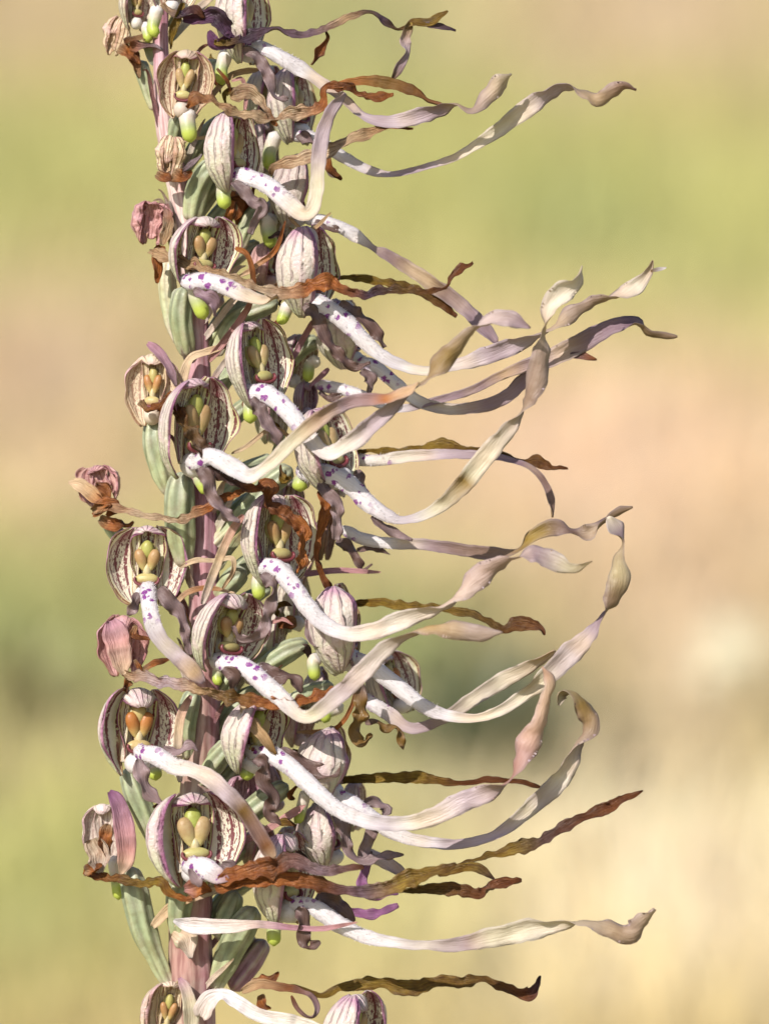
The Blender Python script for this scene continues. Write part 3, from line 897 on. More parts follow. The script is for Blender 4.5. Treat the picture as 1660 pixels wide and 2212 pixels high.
# F3 crumpled tan flower at the upper edge of the spike
flower((252, 78, -10), 62, 84, -30, roll=18, dry=1, dry_shade_col='ST', crumple=.085, spread=.6, nearopen=1.3, faropen=1.3, capf=1.25, column=False, throat=False,
       strips=[('petal', [(255, 105, 10, 34, 10), (285, 120, 14, 46, 30), (300, 140, 10, 20, 60)], RUST, .5), ('petal', [(268, 90, 14, 20, 20), (305, 82, 16, 18, 40), (342, 78, 14, 10, 10)], [(0, 'BR'), (1, 'TN')], .5),
               ('petal', [(280, 100, 18, 34, 0), (315, 100, 18, 22, 30), (352, 108, 20, 14, 60)], [(0, 'OR'), (.5, 'PG'), (1, 'LI')], .5),
               ('petal', [(285, 120, 8, 26, 0), (296, 145, 8, 26, 20), (300, 170, 6, 14, 10)], [(0, 'OR'), (1, 'TN')], .5)],
       ovary=[(300, 130, -18, 16), (320, 190, -20, 15), (336, 240, -18, 12)])
# F2 front-facing tan-edged hood
flower((398, 182, 90), 104, 150, 4, roll=4, dry=.55, dry_shade_col='TN', nearopen=.82, spread=.9, column=True, coldry=.15, wave=.10,
       lip=[(404, 234, 138, 20, 0), (430, 214, 142, 26, 40), (474, 226, 140, 22, 20), (500, 245, 136, 24, 60), (545, 250, 132, 22, 10), (595, 260, 128, 20, 30), (632, 244, 124, 30, 0), (690, 232, 122, 26, 30),
            (705, 192, 120, 26, 50), (745, 188, 118, 20, 10), (795, 210, 116, 22, 30), (850, 206, 114, 18, 40)], lipdry=True, lipc=[(0, 'OR'), (.2, 'TN'), (.5, 'ST'), (.62, 'OR'), (.8, 'BR'), (1, 'OR')],
       spur=(405, 262, 412, 308, 40), ovary=[(385, 250, 40, 17), (378, 290, 20, 17), (372, 330, 10, 15)],
       strips=[('petal', [(496, 206, 130, 26, 0), (532, 200, 132, 34, 20), (560, 216, 130, 32, 0), (572, 240, 128, 20, 50), (600, 272, 126, 16, 20)], [(0, 'TN'), (.5, 'ST'), (1, 'OR')], .45)])
bract([(720, 190, 118, 20, 30), (770, 178, 110, 26, 20), (820, 178, 106, 34, 10), (880, 195, 104, 30, 30), (930, 220, 104, 20, 60), (965, 232, 104, 14, 30)], [(0, 'OR'), (.4, 'OB'), (1, 'BR')], .25, 'dried_lip')
# F5 pair of hoods behind
flower((575, 205, -70), 96, 130, 55, dry=.1, dry_shade_col='PG')
flower((640, 228, -30), 128, 164, 62, roll=-6,
       lip=[(625, 284, 0, 30, 15), (670, 294, 6, 32, 20), (720, 326, 10, 34, 15), (785, 364, 12, 26, 20), (845, 377, 14, 16, 30), (915, 362, 16, 15, 10), (980, 341, 18, 18, 0), (1015, 322, 22, 22, 10),
            (1080, 278, 30, 34, 0), (1140, 232, 36, 44, -10), (1190, 196, 42, 40, -40), (1226, 187, 46, 34, -80), (1266, 204, 50, 40, -130), (1292, 214, 54, 34, -175), (1325, 198, 56, 40, -215), (1350, 188, 58, 38, -250), (1373, 195, 60, 12, -280)],
       lipc=[(0, 'W'), (.2, 'W'), (.3, 'LI'), (.42, 'LI'), (.5, 'WC'), (.66, 'CR'), (.75, 'LI'), (.9, 'PG'), (1, 'PU')], wf=.26, spot=.08,
       lobes=[[(640, 292, 14, 18, 0), (660, 300, 20, 22, 20), (690, 320, 18, 18, 30)], [(700, 345, 0, 18, 10), (712, 372, 2, 18, 40), (735, 385, -2, 12, 10)]],
       spur=(582, 330, 580, 368, 34))
# F4 white exterior hood
flower((508, 326, 96), 138, 176, 52, roll=-3, nearopen=1.12,
       lip=[(498, 372, 130, 34, 10), (530, 380, 142, 44, 15), (580, 402, 156, 46, 10), (622, 438, 168, 42, 5), (648, 460, 174, 36, 0), (670, 458, 176, 32, 10), (684, 420, 172, 36, 25), (688, 360, 166, 36, 20), (694, 300, 160, 34, 0), (712, 245, 152, 28, -20), (745, 200, 146, 22, -50)],
       lipc=[(0, 'W'), (.38, 'W'), (.45, 'WC'), (.6, 'CR'), (.75, 'LI'), (.88, 'PG'), (1, 'LI')], wf=.42, spot=.30,
       lobes=[[(506, 392, 146, 22, 0), (530, 416, 156, 26, 20), (550, 438, 158, 26, 0), (564, 446, 156, 22, 60), (550, 478, 152, 22, 10), (540, 506, 150, 18, 40)]],
       spur=(482, 420, 487, 452, 36), ovary=[(470, 350, 60, 20), (440, 380, 50, 24), (422, 425, 40, 25), (415, 480, 30, 22)])
bract([(500, 340, 90, 8, 0), (470, 290, 70, 10, 0), (440, 296, 50, 12, 40), (365, 305, 40, 12, 20)], STRAWC, .15)
bract([(468, 148, 60, 10, 0), (490, 175, 64, 10, 30), (498, 205, 60, 8, 10)], RUST, .3)
bract([(500, 175, 40, 10, 20), (522, 172, 42, 10, 10), (530, 205, 40, 12, 30), (528, 240, 40, 12, 0)], [(0, 'PK'), (1, 'PK')], .15)
bract([(450, 215, 50, 14, 0), (500, 165, 30, 18, 30), (560, 150, 20, 18, 10)], [(0, 'TN'), (1, 'TN')], .2)
# F6 hood behind, its shade painted in as a grey tint
flower((640, 412, -20), 134, 164, 78, roll=-4, dry=.35, dry_shade_col='PG',
       lip=[(665, 466, 0, 28, 10), (705, 478, 4, 32, 15), (760, 504, 6, 34, 10), (808, 538, 8, 18, 30), (830, 548, 8, 26, 15), (880, 580, 12, 32, 5), (935, 616, 18, 36, 0), (990, 656, 24, 36, 5), (1035, 700, 30, 34, 10), (1072, 742, 34, 28, 30)],
       lipc=[(0, 'W'), (.28, 'W'), (.34, 'PG'), (.6, 'OB'), (.8, 'PG'), (1, 'PG')], wf=.32, spot=.16, spur=(580, 480, 584, 536, 38),
       ovary=[(575, 440, -40, 18), (540, 475, -40, 19), (515, 540, -34, 15)],
       lobes=[[(680, 478, 12, 18, 0), (700, 490, 14, 20, 20), (735, 500, 10, 14, 40)]], lobecol='DB')
bract([(584, 378, 70, 12, 20), (592, 362, 90, 18, 10), (635, 350, 112, 34, 20), (690, 332, 120, 40, 10), (740, 312, 116, 28, 30), (785, 292, 110, 30, 10), (835, 275, 104, 24, 40), (892, 278, 100, 12, 20)], [(0, 'TN'), (.4, 'ST'), (.7, 'TN'), (1, 'OR')], .35, 'dried_lip')
bract([(700, 330, 60, 26, 10), (712, 370, 56, 22, 40), (738, 388, 50, 14, 10)], RUST, .5, 'dried_lip')
bract([(622, 470, 60, 8, 0), (665, 500, 60, 10, 20), (715, 460, 56, 8, 0)], [(0, 'TN'), (1, 'TN')], .2)
# F7 crumpled tan ball on the stem
flower((368, 338, 60), 66, 86, -15, roll=8, dry=1, dry_shade_col='ST', crumple=.10, spread=.45, nearopen=1.35, faropen=1.35, capf=1.3, column=False, throat=False,
       strips=[('petal', [(372, 375, 86, 40, 10), (395, 385, 84, 30, 50), (415, 370, 80, 20, 0)], RUST, .6), ('petal', [(396, 368, 86, 12, 0), (420, 350, 82, 14, 30), (436, 332, 78, 10, 20)], [(0, 'PG'), (1, 'LI')], .4),
               ('petal', [(338, 375, 70, 22, 0), (360, 388, 76, 30, 20), (385, 392, 80, 18, 50)], RUST, .6)])
# F8 pink withered flower
flower((328, 480, 30), 74, 96, -10, roll=6, dry=1, dry_shade_col='PK', crumple=.07, spread=1.0, nearopen=1.2, column=False, throat=False, wave=.3,
       lip=[(322, 540, 70, 26, 0), (340, 548, 80, 30, 30), (390, 566, 110, 24, 10), (450, 588, 150, 28, 20), (510, 606, 172, 28, 0), (552, 620, 176, 24, 30), (600, 634, 172, 28, 10), (656, 630, 166, 34, 25), (696, 612, 160, 40, 0), (735, 622, 154, 34, 40),
            (785, 640, 148, 22, 10), (835, 626, 140, 26, 30), (900, 632, 134, 22, 10), (955, 622, 128, 16, 60), (982, 588, 124, 26, 10), (1022, 570, 120, 20, 40)], lipdry=True,
       lipc=[(0, 'TN'), (.2, 'TN'), (.38, 'ST'), (.5, 'OR'), (.58, 'OR'), (.68, 'DK'), (.78, 'OB'), (.9, 'BR'), (1, 'BR')],
       strips=[('petal', [(348, 530, 60, 30, 20), (338, 560, 66, 26, 0), (340, 585, 64, 26, 30), (338, 612, 60, 18, 10)], [(0, 'OR'), (1, 'OR')], .35), ('petal', [(360, 440, 40, 14, 0), (362, 480, 52, 26, 20), (352, 530, 60, 30, 10)], [(0, 'PK'), (.5, 'TN'), (1, 'TN')], .3)])
# F9 front hood
flower((440, 545, 110), 142, 158, 26, roll=3, coldry=.3, nearopen=.95,
       lip=[(404, 602, 150, 36, 10), (445, 606, 168, 44, 15), (490, 620, 178, 42, 10), (530, 640, 184, 36, 20), (565, 652, 186, 28, 30), (600, 640, 184, 20, 60)], lipc=[(0, 'W'), (.6, 'W'), (.8, 'WC'), (1, 'TN')], wf=.75, spot=.62,
       lobes=[[(418, 626, 168, 22, 0), (440, 640, 176, 26, 20), (462, 652, 174, 26, 10), (466, 684, 168, 24, 40)]], spur=(424, 640, 442, 690, 40), lobecol='MV',
       ovary=[(395, 620, 60, 20), (390, 680, 50, 24), (397, 730, 40, 23), (408, 770, 25, 16)])
ovary_only([(362, 560, 0, 15), (362, 620, 4, 19), (372, 690, 6, 18), (388, 745, 6, 11)], [(0, 'CR'), (.6, 'GL'), (1, 'PW')])
bract([(508, 535, 120, 12, 0), (532, 550, 126, 12, 30), (545, 585, 124, 12, 10), (544, 640, 112, 12, 30), (520, 690, 70, 16, 10), (450, 780, 50, 18, 20)], [(0, 'OR'), (.3, 'BR'), (.6, 'PK'), (1, 'PK')], .12)
bract([(616, 476, 110, 6, 0), (604, 520, 104, 10, 10), (590, 545, 98, 14, 20), (545, 580, 84, 14, 10), (510, 600, 70, 10, 30)], [(0, 'BR'), (.4, 'OR'), (1, 'ST')], .15)
flower((580, 570, -60), 90, 100, 70, dry=.8, dry_shade_col='PK', crumple=.03)
flower((510, 445, -40), 70, 80, 60, dry=1, dry_shade_col='OR', crumple=.08, column=False, throat=False)
# F10 large white-mauve exterior hood
flower((668, 585, 60), 146, 196, 56, roll=-8, nearopen=1.15,
       lip=[(640, 640, 90, 36, 10), (690, 655, 104, 46, 15), (750, 698, 112, 46, 10), (795, 745, 116, 38, 10), (845, 782, 118, 30, 15), (900, 800, 118, 24, 20), (945, 799, 116, 26, 40), (1000, 786, 112, 34, 20), (1050, 768, 108, 42, 0), (1110, 745, 104, 40, -20), (1165, 722, 102, 26, -70), (1195, 706, 100, 30, -110),
            (1228, 680, 98, 40, -160), (1262, 662, 96, 26, -200), (1292, 650, 96, 38, -250), (1330, 640, 94, 46, -300), (1370, 620, 92, 40, -350), (1396, 592, 90, 22, -380), (1408, 562, 88, 12, -400)],
       lipc=[(0, 'W'), (.32, 'W'), (.4, 'WC'), (.55, 'LI'), (.7, 'LI'), (.85, 'PG'), (.93, 'WC'), (1, 'TN')], wf=.34, spot=.20,
       lobes=[[(655, 660, 108, 24, 0), (682, 684, 116, 30, 20), (702, 725, 118, 30, 10), (728, 764, 116, 24, 20), (765, 792, 112, 20, 10), (800, 785, 108, 12, 30)], [(735, 652, 96, 24, 0), (772, 684, 98, 28, 30), (805, 708, 96, 26, 10), (828, 752, 92, 20, 40)]],
       lobecol='DB', spur=(610, 690, 612, 700, 30), ovary=[(600, 650, 20, 18), (550, 670, 10, 21), (500, 700, 6, 22), (465, 770, 2, 14)])
bract([(1404, 585, 90, 8, 10), (1425, 582, 90, 12, 30), (1438, 578, 90, 8, 10)], [(0, 'OB'), (1, 'W')], .1, 'dried_lip')
# F11 pale shaded hood behind
flower((752, 722, -40), 148, 150, 70, roll=-14, dry=.15, dry_shade_col='CR', crumple=.012, spur=(668, 790, 664, 825, 30),
       lip=[(778, 775, -6, 34, 10), (815, 795, 0, 36, 15), (850, 825, 4, 34, 10), (905, 868, 8, 28, 10), (970, 884, 12, 28, 15), (1035, 879, 16, 30, 10), (1090, 858, 20, 32, 0), (1135, 820, 24, 34, 20), (1180, 790, 28, 34, 50)],
       lipc=[(0, 'W'), (.3, 'W'), (.5, 'WC'), (.6, 'PG'), (1, 'PG')], wf=.4, spot=.26, lobes=[[(780, 800, 10, 24, 0), (800, 820, 12, 28, 30), (795, 850, 10, 16, 10)]], ovary=[(690, 735, -60, 16), (655, 750, -60, 18), (615, 800, -50, 14)])
# F12 hidden flower with the long plum ribbon
flower((662, 862, -50), 60, 76, 50, dry=.6, dry_shade_col='PU', column=False,
       lip=[(690, 825, -40, 28, 10), (735, 840, -30, 32, 15), (790, 858, -14, 30, 10), (855, 884, 0, 20, 20), (940, 866, 10, 18, 10), (1015, 844, 18, 20, 0), (1080, 812, 26, 22, 10), (1135, 790, 32, 30, 0), (1195, 772, 36, 44, 10), (1265, 735, 40, 46, 0), (1325, 705, 44, 38, 20), (1375, 698, 46, 40, 60), (1400, 722, 46, 30, 110), (1462, 728, 46, 16, 150)],
       lipc=[(0, 'W'), (.22, 'W'), (.3, 'PG'), (.45, 'MV'), (.52, 'TN'), (.6, 'PG'), (.82, 'MV'), (1, 'DK')], wf=.26, spot=.10, lobes=[[(690, 845, -30, 18, 10), (712, 862, -26, 20, 40), (740, 852, -26, 14, 10)]], lobecol='DB')
bract([(1230, 765, 40, 16, 0), (1262, 772, 40, 24, 30), (1288, 778, 40, 12, 10)], [(0, 'PG'), (1, 'OR')], .3, 'dried_lip')
bract([(690, 604, -20, 12, 10), (740, 600, 0, 14, 20), (810, 606, 10, 20, 10), (880, 622, 14, 22, 20), (940, 650, 18, 24, 10), (985, 685, 20, 24, 30)], OLIVE, .42, 'dried_lip')
# F13 withered hood with orange column
flower((330, 842, 40), 106, 156, -12, roll=4, dry=.72, dry_shade_col='ST', coldry=.75, crumple=.015, wave=.14, spread=.95,
       lip=[(345, 890, 100, 20, 0), (372, 876, 130, 18, 40), (390, 900, 160, 30, 10), (414, 938, 178, 34, 20), (440, 978, 184, 34, 10), (470, 1015, 182, 36, 15), (510, 1045, 176, 28, 40), (552, 1056, 170, 26, 20), (576, 1052, 166, 44, 60), (580, 1085, 166, 44, 10), (618, 1118, 164, 36, 40), (655, 1142, 162, 40, 10), (650, 1182, 160, 24, 60), (652, 1210, 160, 40, 10), (640, 1238, 158, 24, 40)], lipdry=True,
       lipc=[(0, 'OR'), (.1, 'BR'), (.2, 'OB'), (.35, 'DB'), (.48, 'DB'), (.56, 'OR'), (.7, 'BR'), (.85, 'OR'), (1, 'OR')],
       strips=[('petal', [(300, 870, 90, 20, 0), (325, 885, 96, 26, 40), (350, 870, 98, 16, 0), (372, 845, 90, 20, 30)], RUST, .7), ('petal', [(318, 742, 60, 20, 20), (345, 765, 70, 28, 30), (368, 800, 72, 24, 20), (380, 835, 66, 16, 10)], [(0, 'PP'), (1, 'PG')], .15)],
       ovary=[(332, 905, 10, 20), (335, 960, 14, 25), (350, 1020, 14, 24), (368, 1070, 10, 14)])
bract([(392, 850, 40, 24, 10), (396, 815, 50, 22, 0), (412, 775, 56, 18, 20), (445, 760, 56, 16, 0), (492, 748, 50, 14, 10)], STRAWC, .08)
# F14
flower((560, 785, 110), 150, 186, 40, roll=-5, nearopen=.9,
       lip=[(530, 838, 150, 34, 10), (575, 850, 166, 48, 12), (618, 884, 180, 48, 8), (658, 934, 194, 42, 5), (692, 972, 206, 34, 10), (722, 978, 212, 36, 20), (775, 942, 220, 42, 0), (830, 892, 228, 36, -10), (880, 850, 236, 24, -60), (915, 825, 240, 34, -100), (950, 785, 246, 50, -160), (985, 752, 250, 40, -200), (1020, 716, 252, 34, -250), (1060, 692, 254, 42, -320), (1100, 690, 256, 40, -350), (1145, 708, 256, 14, -370)],
       lipc=[(0, 'W'), (.32, 'W'), (.38, 'WC'), (.48, 'LI'), (.62, 'PG'), (.75, 'OB'), (.85, 'LI'), (1, 'PG')], wf=.34, spot=.22,
       lobes=[[(545, 860, 168, 22, 0), (562, 886, 174, 28, 20), (576, 912, 172, 28, 0), (594, 942, 168, 24, 40), (604, 968, 164, 16, 20)]], spur=(540, 885, 541, 915, 36), lobecol='LB')
flower((735, 695, -80), 80, 100, 60, dry=.5, dry_shade_col='PU')
bract([(680, 690, -10, 14, 0), (655, 730, -16, 14, 20), (632, 775, -20, 16, 10)], [(0, 'PK'), (1, 'PP')], .1)
bract([(710, 796, -10, 14, 0), (690, 815, -16, 12, 20), (668, 835, -20, 12, 10)], [(0, 'PP'), (1, 'PP')], .1)
# F15
flower((424, 925, 120), 168, 218, 36, roll=4, nearopen=.88, coldry=.2,
       lip=[(415, 996, 176, 32, 10), (455, 986, 194, 46, 15), (500, 1008, 208, 46, 10), (540, 1030, 216, 34, 20), (580, 1006, 222, 30, 20), (630, 956, 230, 34, 0), (680, 912, 236, 36, -10), (725, 880, 240, 34, -30), (775, 865, 244, 30, 10), (830, 862, 246, 32, 50), (880, 845, 248, 26, 20), (905, 826, 250, 14, 60)],
       lipc=[(0, 'W'), (.28, 'W'), (.36, 'WC'), (.5, 'CR'), (.62, 'TN'), (.72, 'PG'), (.86, 'OR'), (1, 'TN')], wf=.32, spot=.16,
       lobes=[[(428, 1012, 192, 22, 0), (448, 1036, 198, 28, 20), (458, 1072, 194, 26, 0), (486, 1108, 188, 26, 30), (518, 1128, 184, 16, 10)]], spur=(428, 1035, 446, 1068, 26),
       ovary=[(392, 1020, 60, 24), (388, 1080, 54, 31), (390, 1150, 46, 32), (400, 1225, 28, 20)])
bract([(640, 955, 30, 10, 0), (590, 925, 40, 12, 20), (530, 965, 44, 12, 10), (500, 980, 40, 10, 0)], [(0, 'TN'), (1, 'ST')], .2)
bract([(610, 935, 0, 20, 0), (590, 1000, 4, 26, 10), (560, 1040, 6, 20, 20)], [(0, 'GL'), (1, 'GG')], .05)
# F16
flower((712, 968, 70), 158, 186, 50, roll=-12, nearopen=.8,
       lip=[(655, 1015, 100, 36, 10), (705, 1022, 116, 48, 12), (755, 1046, 126, 48, 8), (792, 1084, 134, 46, 8), (832, 1112, 140, 34, 15), (870, 1124, 144, 22, 25), (918, 1112, 150, 24, 10), (960, 1085, 158, 34, 0), (1000, 1046, 166, 42, 0), (1045, 990, 174, 46, 0), (1090, 935, 182, 38, -15), (1122, 896, 188, 22, -70), (1140, 862, 192, 42, -130), (1158, 815, 196, 52, -180), (1170, 765, 200, 46, -205), (1174, 720, 202, 28, -250), (1186, 670, 204, 42, -310), (1215, 630, 206, 54, -355), (1244, 610, 206, 34, -400), (1256, 574, 206, 10, -440)],
       lipc=[(0, 'W'), (.3, 'W'), (.36, 'CR'), (.45, 'OL'), (.47, 'CR'), (.55, 'WC'), (.68, 'PG'), (.78, 'LI'), (.9, 'WC'), (1, 'WC')], wf=.32, spot=.20,
       lobes=[[(690, 1038, 118, 24, 0), (705, 1064, 126, 28, 20), (726, 1088, 128, 28, 0), (728, 1122, 124, 24, 20), (720, 1166, 120, 22, 50)], [(772, 1015, 90, 22, 0), (780, 1050, 94, 22, 40), (790, 1055, 94, 14, 10)], [(800, 1118, 130, 14, 60), (830, 1140, 130, 20, 20), (890, 1168, 128, 14, 10)]],
       spur=(648, 1045, 648, 1062, 40), ovary=[(630, 1010, 20, 20), (580, 1050, 14, 23), (530, 1105, 10, 22), (460, 1180, 8, 16)])
bract([(690, 1060, 60, 28, 10), (704, 1092, 70, 38, 20), (686, 1160, 64, 20, 40), (684, 1215, 60, 14, 10), (704, 1262, 56, 20, 20), (716, 1288, 50, 16, 10)], [(0, 'OR'), (.5, 'OR'), (1, 'BR')], .4, 'dried_lip')
# F17, F18 lips reaching out from behind
flower((735, 1020, -60), 60, 110, 60, dry=.5, dry_shade_col='PG', column=False,
       lip=[(768, 986, -30, 28, 10), (820, 994, -20, 30, 15), (890, 986, -10, 28, 10), (970, 982, 0, 26, 20), (1040, 984, 6, 20, 10), (1090, 992, 12, 18, 40), (1140, 1008, 16, 14, 20), (1172, 1036, 18, 16, 0), (1188, 1076, 20, 18, 20), (1192, 1118, 20, 12, 60)],
       lipc=[(0, 'W'), (.25, 'WC'), (.4, 'LI'), (.7, 'MV'), (1, 'OB')], wf=.25, spot=.20, lobes=[[(770, 1030, -20, 18, 0), (782, 1052, -16, 20, 40), (778, 1078, -18, 12, 10)]])
bract([(715, 990, -60, 12, 20), (760, 980, -45, 14, 30), (800, 974, -30, 14, 20), (850, 978, -26, 24, 10), (900, 972, -22, 24, 20), (955, 962, -18, 36, 10), (1000, 972, -14, 20, 50), (1060, 976, -8, 16, 20), (1120, 994, -4, 12, 40), (1165, 1000, 0, 34, 15), (1195, 1012, 2, 18, 60), (1226, 1012, 4, 12, 20)], OLIVE, .45, 'dried_lip')
flower((705, 1160, -60), 60, 100, 60, dry=.8, dry_shade_col='BR', column=False, throat=False,
       lip=[(735, 1140, -20, 30, 10), (785, 1164, -10, 32, 12), (850, 1175, 0, 28, 15), (905, 1176, 6, 26, 10), (990, 1187, 12, 30, 5), (1060, 1196, 16, 32, 10), (1118, 1190, 20, 14, 70), (1150, 1158, 24, 30, 20), (1196, 1140, 28, 42, 10), (1235, 1150, 30, 24, 60), (1270, 1152, 32, 40, 20), (1300, 1130, 34, 20, 70), (1335, 1108, 36, 28, 110), (1366, 1096, 38, 12, 140)],
       lipc=[(0, 'W'), (.18, 'W'), (.3, 'PG'), (.45, 'OB'), (.65, 'OL'), (.8, 'DB'), (1, 'DK')], wf=.22, spot=.06,
       lobes=[[(726, 1168, -6, 20, 0), (752, 1180, -4, 24, 20), (768, 1205, -4, 18, 0), (780, 1232, -6, 18, 60), (804, 1218, -6, 10, 20)], [(770, 1188, -10, 14, 0), (810, 1184, -10, 12, 30), (842, 1198, -10, 8, 10)]], lobecol='DB')
bract([(655, 1241, 0, 14, 10), (730, 1233, 4, 14, 20), (822, 1236, 8, 8, 0)], [(0, 'PP'), (1, 'PK')], .06)
# F19 withered cup reaching out on the shaded edge
flower((215, 1050, 0), 84, 92, -20, roll=-14, pitch=15, dry=.85, dry_shade_col='PK', crumple=.03, spread=1.25, column=False, throat=False, wave=.25,
       lip=[(200, 1112, 30, 22, 20), (232, 1102, 44, 18, 40), (280, 1106, 60, 18, 20), (335, 1118, 90, 16, 10), (395, 1120, 128, 18, 20), (452, 1096, 150, 24, 10), (505, 1068, 156, 26, 20), (535, 1058, 158, 20, 40)], lipdry=True, lipc=[(0, 'OR'), (.3, 'ST'), (.55, 'ST'), (.75, 'OR'), (1, 'OR')],
       strips=[('petal', [(148, 1042, 10, 14, 30), (175, 1050, 24, 34, 10), (205, 1075, 34, 40, 20), (225, 1090, 34, 20, 40)], [(0, 'ST'), (.5, 'TN'), (1, 'OR')], .2),
               ('petal', [(200, 1105, 34, 34, 10), (225, 1085, 40, 34, 50), (250, 1090, 38, 28, 10), (228, 1112, 40, 30, 20)], RUST, .6),
               ('petal', [(215, 1120, 24, 30, 20), (240, 1132, 28, 40, 0), (272, 1138, 24, 24, 50), (290, 1128, 20, 14, 10)], RUST, .6),
               ('petal', [(205, 1050, 22, 36, 10), (222, 1060, 26, 42, 30), (235, 1080, 26, 30, 10)], [(0, 'BR'), (1, 'OR')], .4)],
       ovary=[(230, 1120, -6, 16), (250, 1150, -8, 17), (290, 1190, -10, 15)])
# F20 front hood
flower((318, 1222, 60), 152, 174, 4, roll=5, nearopen=.95, coldry=.05,
       lip=[(318, 1262, 108, 36, 5), (322, 1300, 128, 40, 10), (330, 1345, 140, 42, 0), (348, 1382, 146, 36, -10), (375, 1410, 148, 36, 10), (408, 1442, 148, 40, 0), (440, 1475, 146, 30, 20)],
       lipc=[(0, 'W'), (.5, 'W'), (.62, 'WC'), (.75, 'LI'), (.9, 'TN'), (1, 'PG')], wf=.55, spot=.42,
       lobes=[[(345, 1270, 110, 26, 0), (366, 1300, 116, 34, 10), (388, 1325, 112, 26, 30), (400, 1370, 108, 22, 10), (410, 1416, 104, 16, 30)], [(300, 1280, 108, 26, 0), (288, 1308, 112, 28, 30), (278, 1330, 108, 20, 0)]], lobecol='LB')
# F21
flower((602, 1166, 90), 164, 194, 42, roll=-4, nearopen=.85, coldry=.25,
       lip=[(552, 1214, 134, 34, 10), (595, 1226, 152, 46, 12), (630, 1262, 166, 46, 8), (662, 1308, 178, 44, 5), (700, 1348, 186, 40, 10), (748, 1370, 192, 34, 15), (805, 1364, 198, 40, 5), (870, 1338, 206, 44, -10), (920, 1322, 212, 34, -40), (960, 1308, 216, 26, -75), (1000, 1276, 220, 46, -135), (1035, 1245, 224, 56, -175), (1075, 1220, 228, 40, -215), (1112, 1206, 230, 22, -255), (1150, 1198, 232, 50, -320), (1195, 1212, 234, 48, -355), (1236, 1228, 234, 24, -380), (1278, 1212, 234, 10, -400)],
       lipc=[(0, 'W'), (.38, 'W'), (.48, 'WC'), (.6, 'PW'), (.7, 'LI'), (.85, 'PG'), (.95, 'CR'), (1, 'ST')], wf=.36, spot=.19, backcol='TN',
       lobes=[[(566, 1240, 156, 22, 0), (582, 1252, 162, 30, 30), (592, 1268, 164, 24, 60), (584, 1305, 160, 26, 10), (576, 1338, 156, 26, 20), (562, 1370, 152, 26, 0), (520, 1380, 146, 22, 60), (505, 1352, 142, 18, 20)]], spur=(557, 1260, 560, 1296, 34),
       ovary=[(530, 1230, 40, 20), (500, 1255, 30, 24), (470, 1295, 20, 20)])
bract([(525, 1112, 150, 16, 10), (498, 1152, 140, 18, 0), (466, 1225, 120, 20, 10), (436, 1305, 100, 18, 20)], [(0, 'PK'), (.5, 'ST'), (1, 'PW')], .06)
bract([(388, 1226, 60, 10, 0), (420, 1212, 72, 14, 20), (460, 1212, 78, 12, 40), (500, 1206, 80, 14, 10), (502, 1235, 78, 14, 30), (478, 1275, 70, 10, 10)], STRAWC, .2)
bract([(372, 1312, 60, 12, 0), (408, 1280, 72, 14, 20), (452, 1270, 78, 12, 10), (508, 1282, 76, 8, 30)], [(0, 'ST'), (.6, 'OR'), (1, 'ST')], .2)
# F24 withered pink flower
flower((268, 1395, 30), 90, 132, -8, roll=3, dry=.95, dry_shade_col='PK', crumple=.035, spread=1.1, column=False, throat=False, wave=.15,
       lip=[(272, 1456, 90, 26, 0), (330, 1468, 130, 30, 20), (410, 1486, 176, 30, 10), (480, 1500, 192, 34, 0), (552, 1518, 198, 34, 30), (630, 1520, 200, 28, 20), (705, 1498, 198, 34, 50), (745, 1486, 194, 14, 10)], lipdry=True, lipc=[(0, 'TN'), (.2, 'LI'), (.35, 'TN'), (.5, 'OB'), (.7, 'OR'), (.85, 'OR'), (1, 'BR')],
       strips=[('petal', [(240, 1340, 50, 40, 10), (252, 1380, 66, 56, 0), (262, 1430, 70, 44, 10), (268, 1460, 66, 24, 20)], [(0, 'PP'), (.4, 'PK'), (1, 'ST')], .12), ('petal', [(282, 1470, 92, 30, 10), (265, 1490, 92, 24, 40)], RUST, .7), ('petal', [(310, 1450, 92, 16, 10), (335, 1432, 94, 18, 40), (368, 1424, 92, 12, 10)], RUST, .6), ('petal', [(292, 1350, 74, 14, 0), (288, 1375, 80, 18, 30), (325, 1380, 82, 14, 10)], RUST, .6), ('petal', [(290, 1425, 92, 20, 10), (302, 1448, 94, 26, 50), (288, 1462, 92, 20, 10)], RUST, .7)])
# F22
flower((496, 1368, 110), 168, 176, 38, roll=3, nearopen=.88, coldry=.2,
       lip=[(478, 1424, 158, 36, 10), (530, 1442, 176, 50, 12), (572, 1478, 190, 50, 8), (615, 1516, 202, 40, 10), (645, 1546, 210, 30, 20), (675, 1546, 216, 32, 10), (722, 1510, 226, 40, 0), (780, 1455, 236, 44, 0), (830, 1402, 246, 38, -10), (880, 1372, 252, 22, -60), (930, 1356, 256, 34, -110), (980, 1358, 258, 46, -150), (1030, 1368, 260, 40, -170), (1085, 1366, 260, 12, -185)],
       lipc=[(0, 'W'), (.3, 'W'), (.38, 'CR'), (.5, 'LI'), (.65, 'WC'), (.8, 'TN'), (.9, 'LI'), (1, 'LI')], wf=.34, spot=.2,
       lobes=[[(482, 1445, 176, 24, 0), (505, 1462, 182, 30, 20), (500, 1490, 178, 22, 10)], [(560, 1436, 150, 26, 0), (598, 1462, 154, 34, 20), (628, 1462, 154, 30, 50), (652, 1496, 150, 20, 10)]], lobecol='DB', spur=(468, 1465, 474, 1480, 24))
flower((600, 1365, -40), 60, 110, 55, dry=.2, dry_shade_col='CR', column=False)
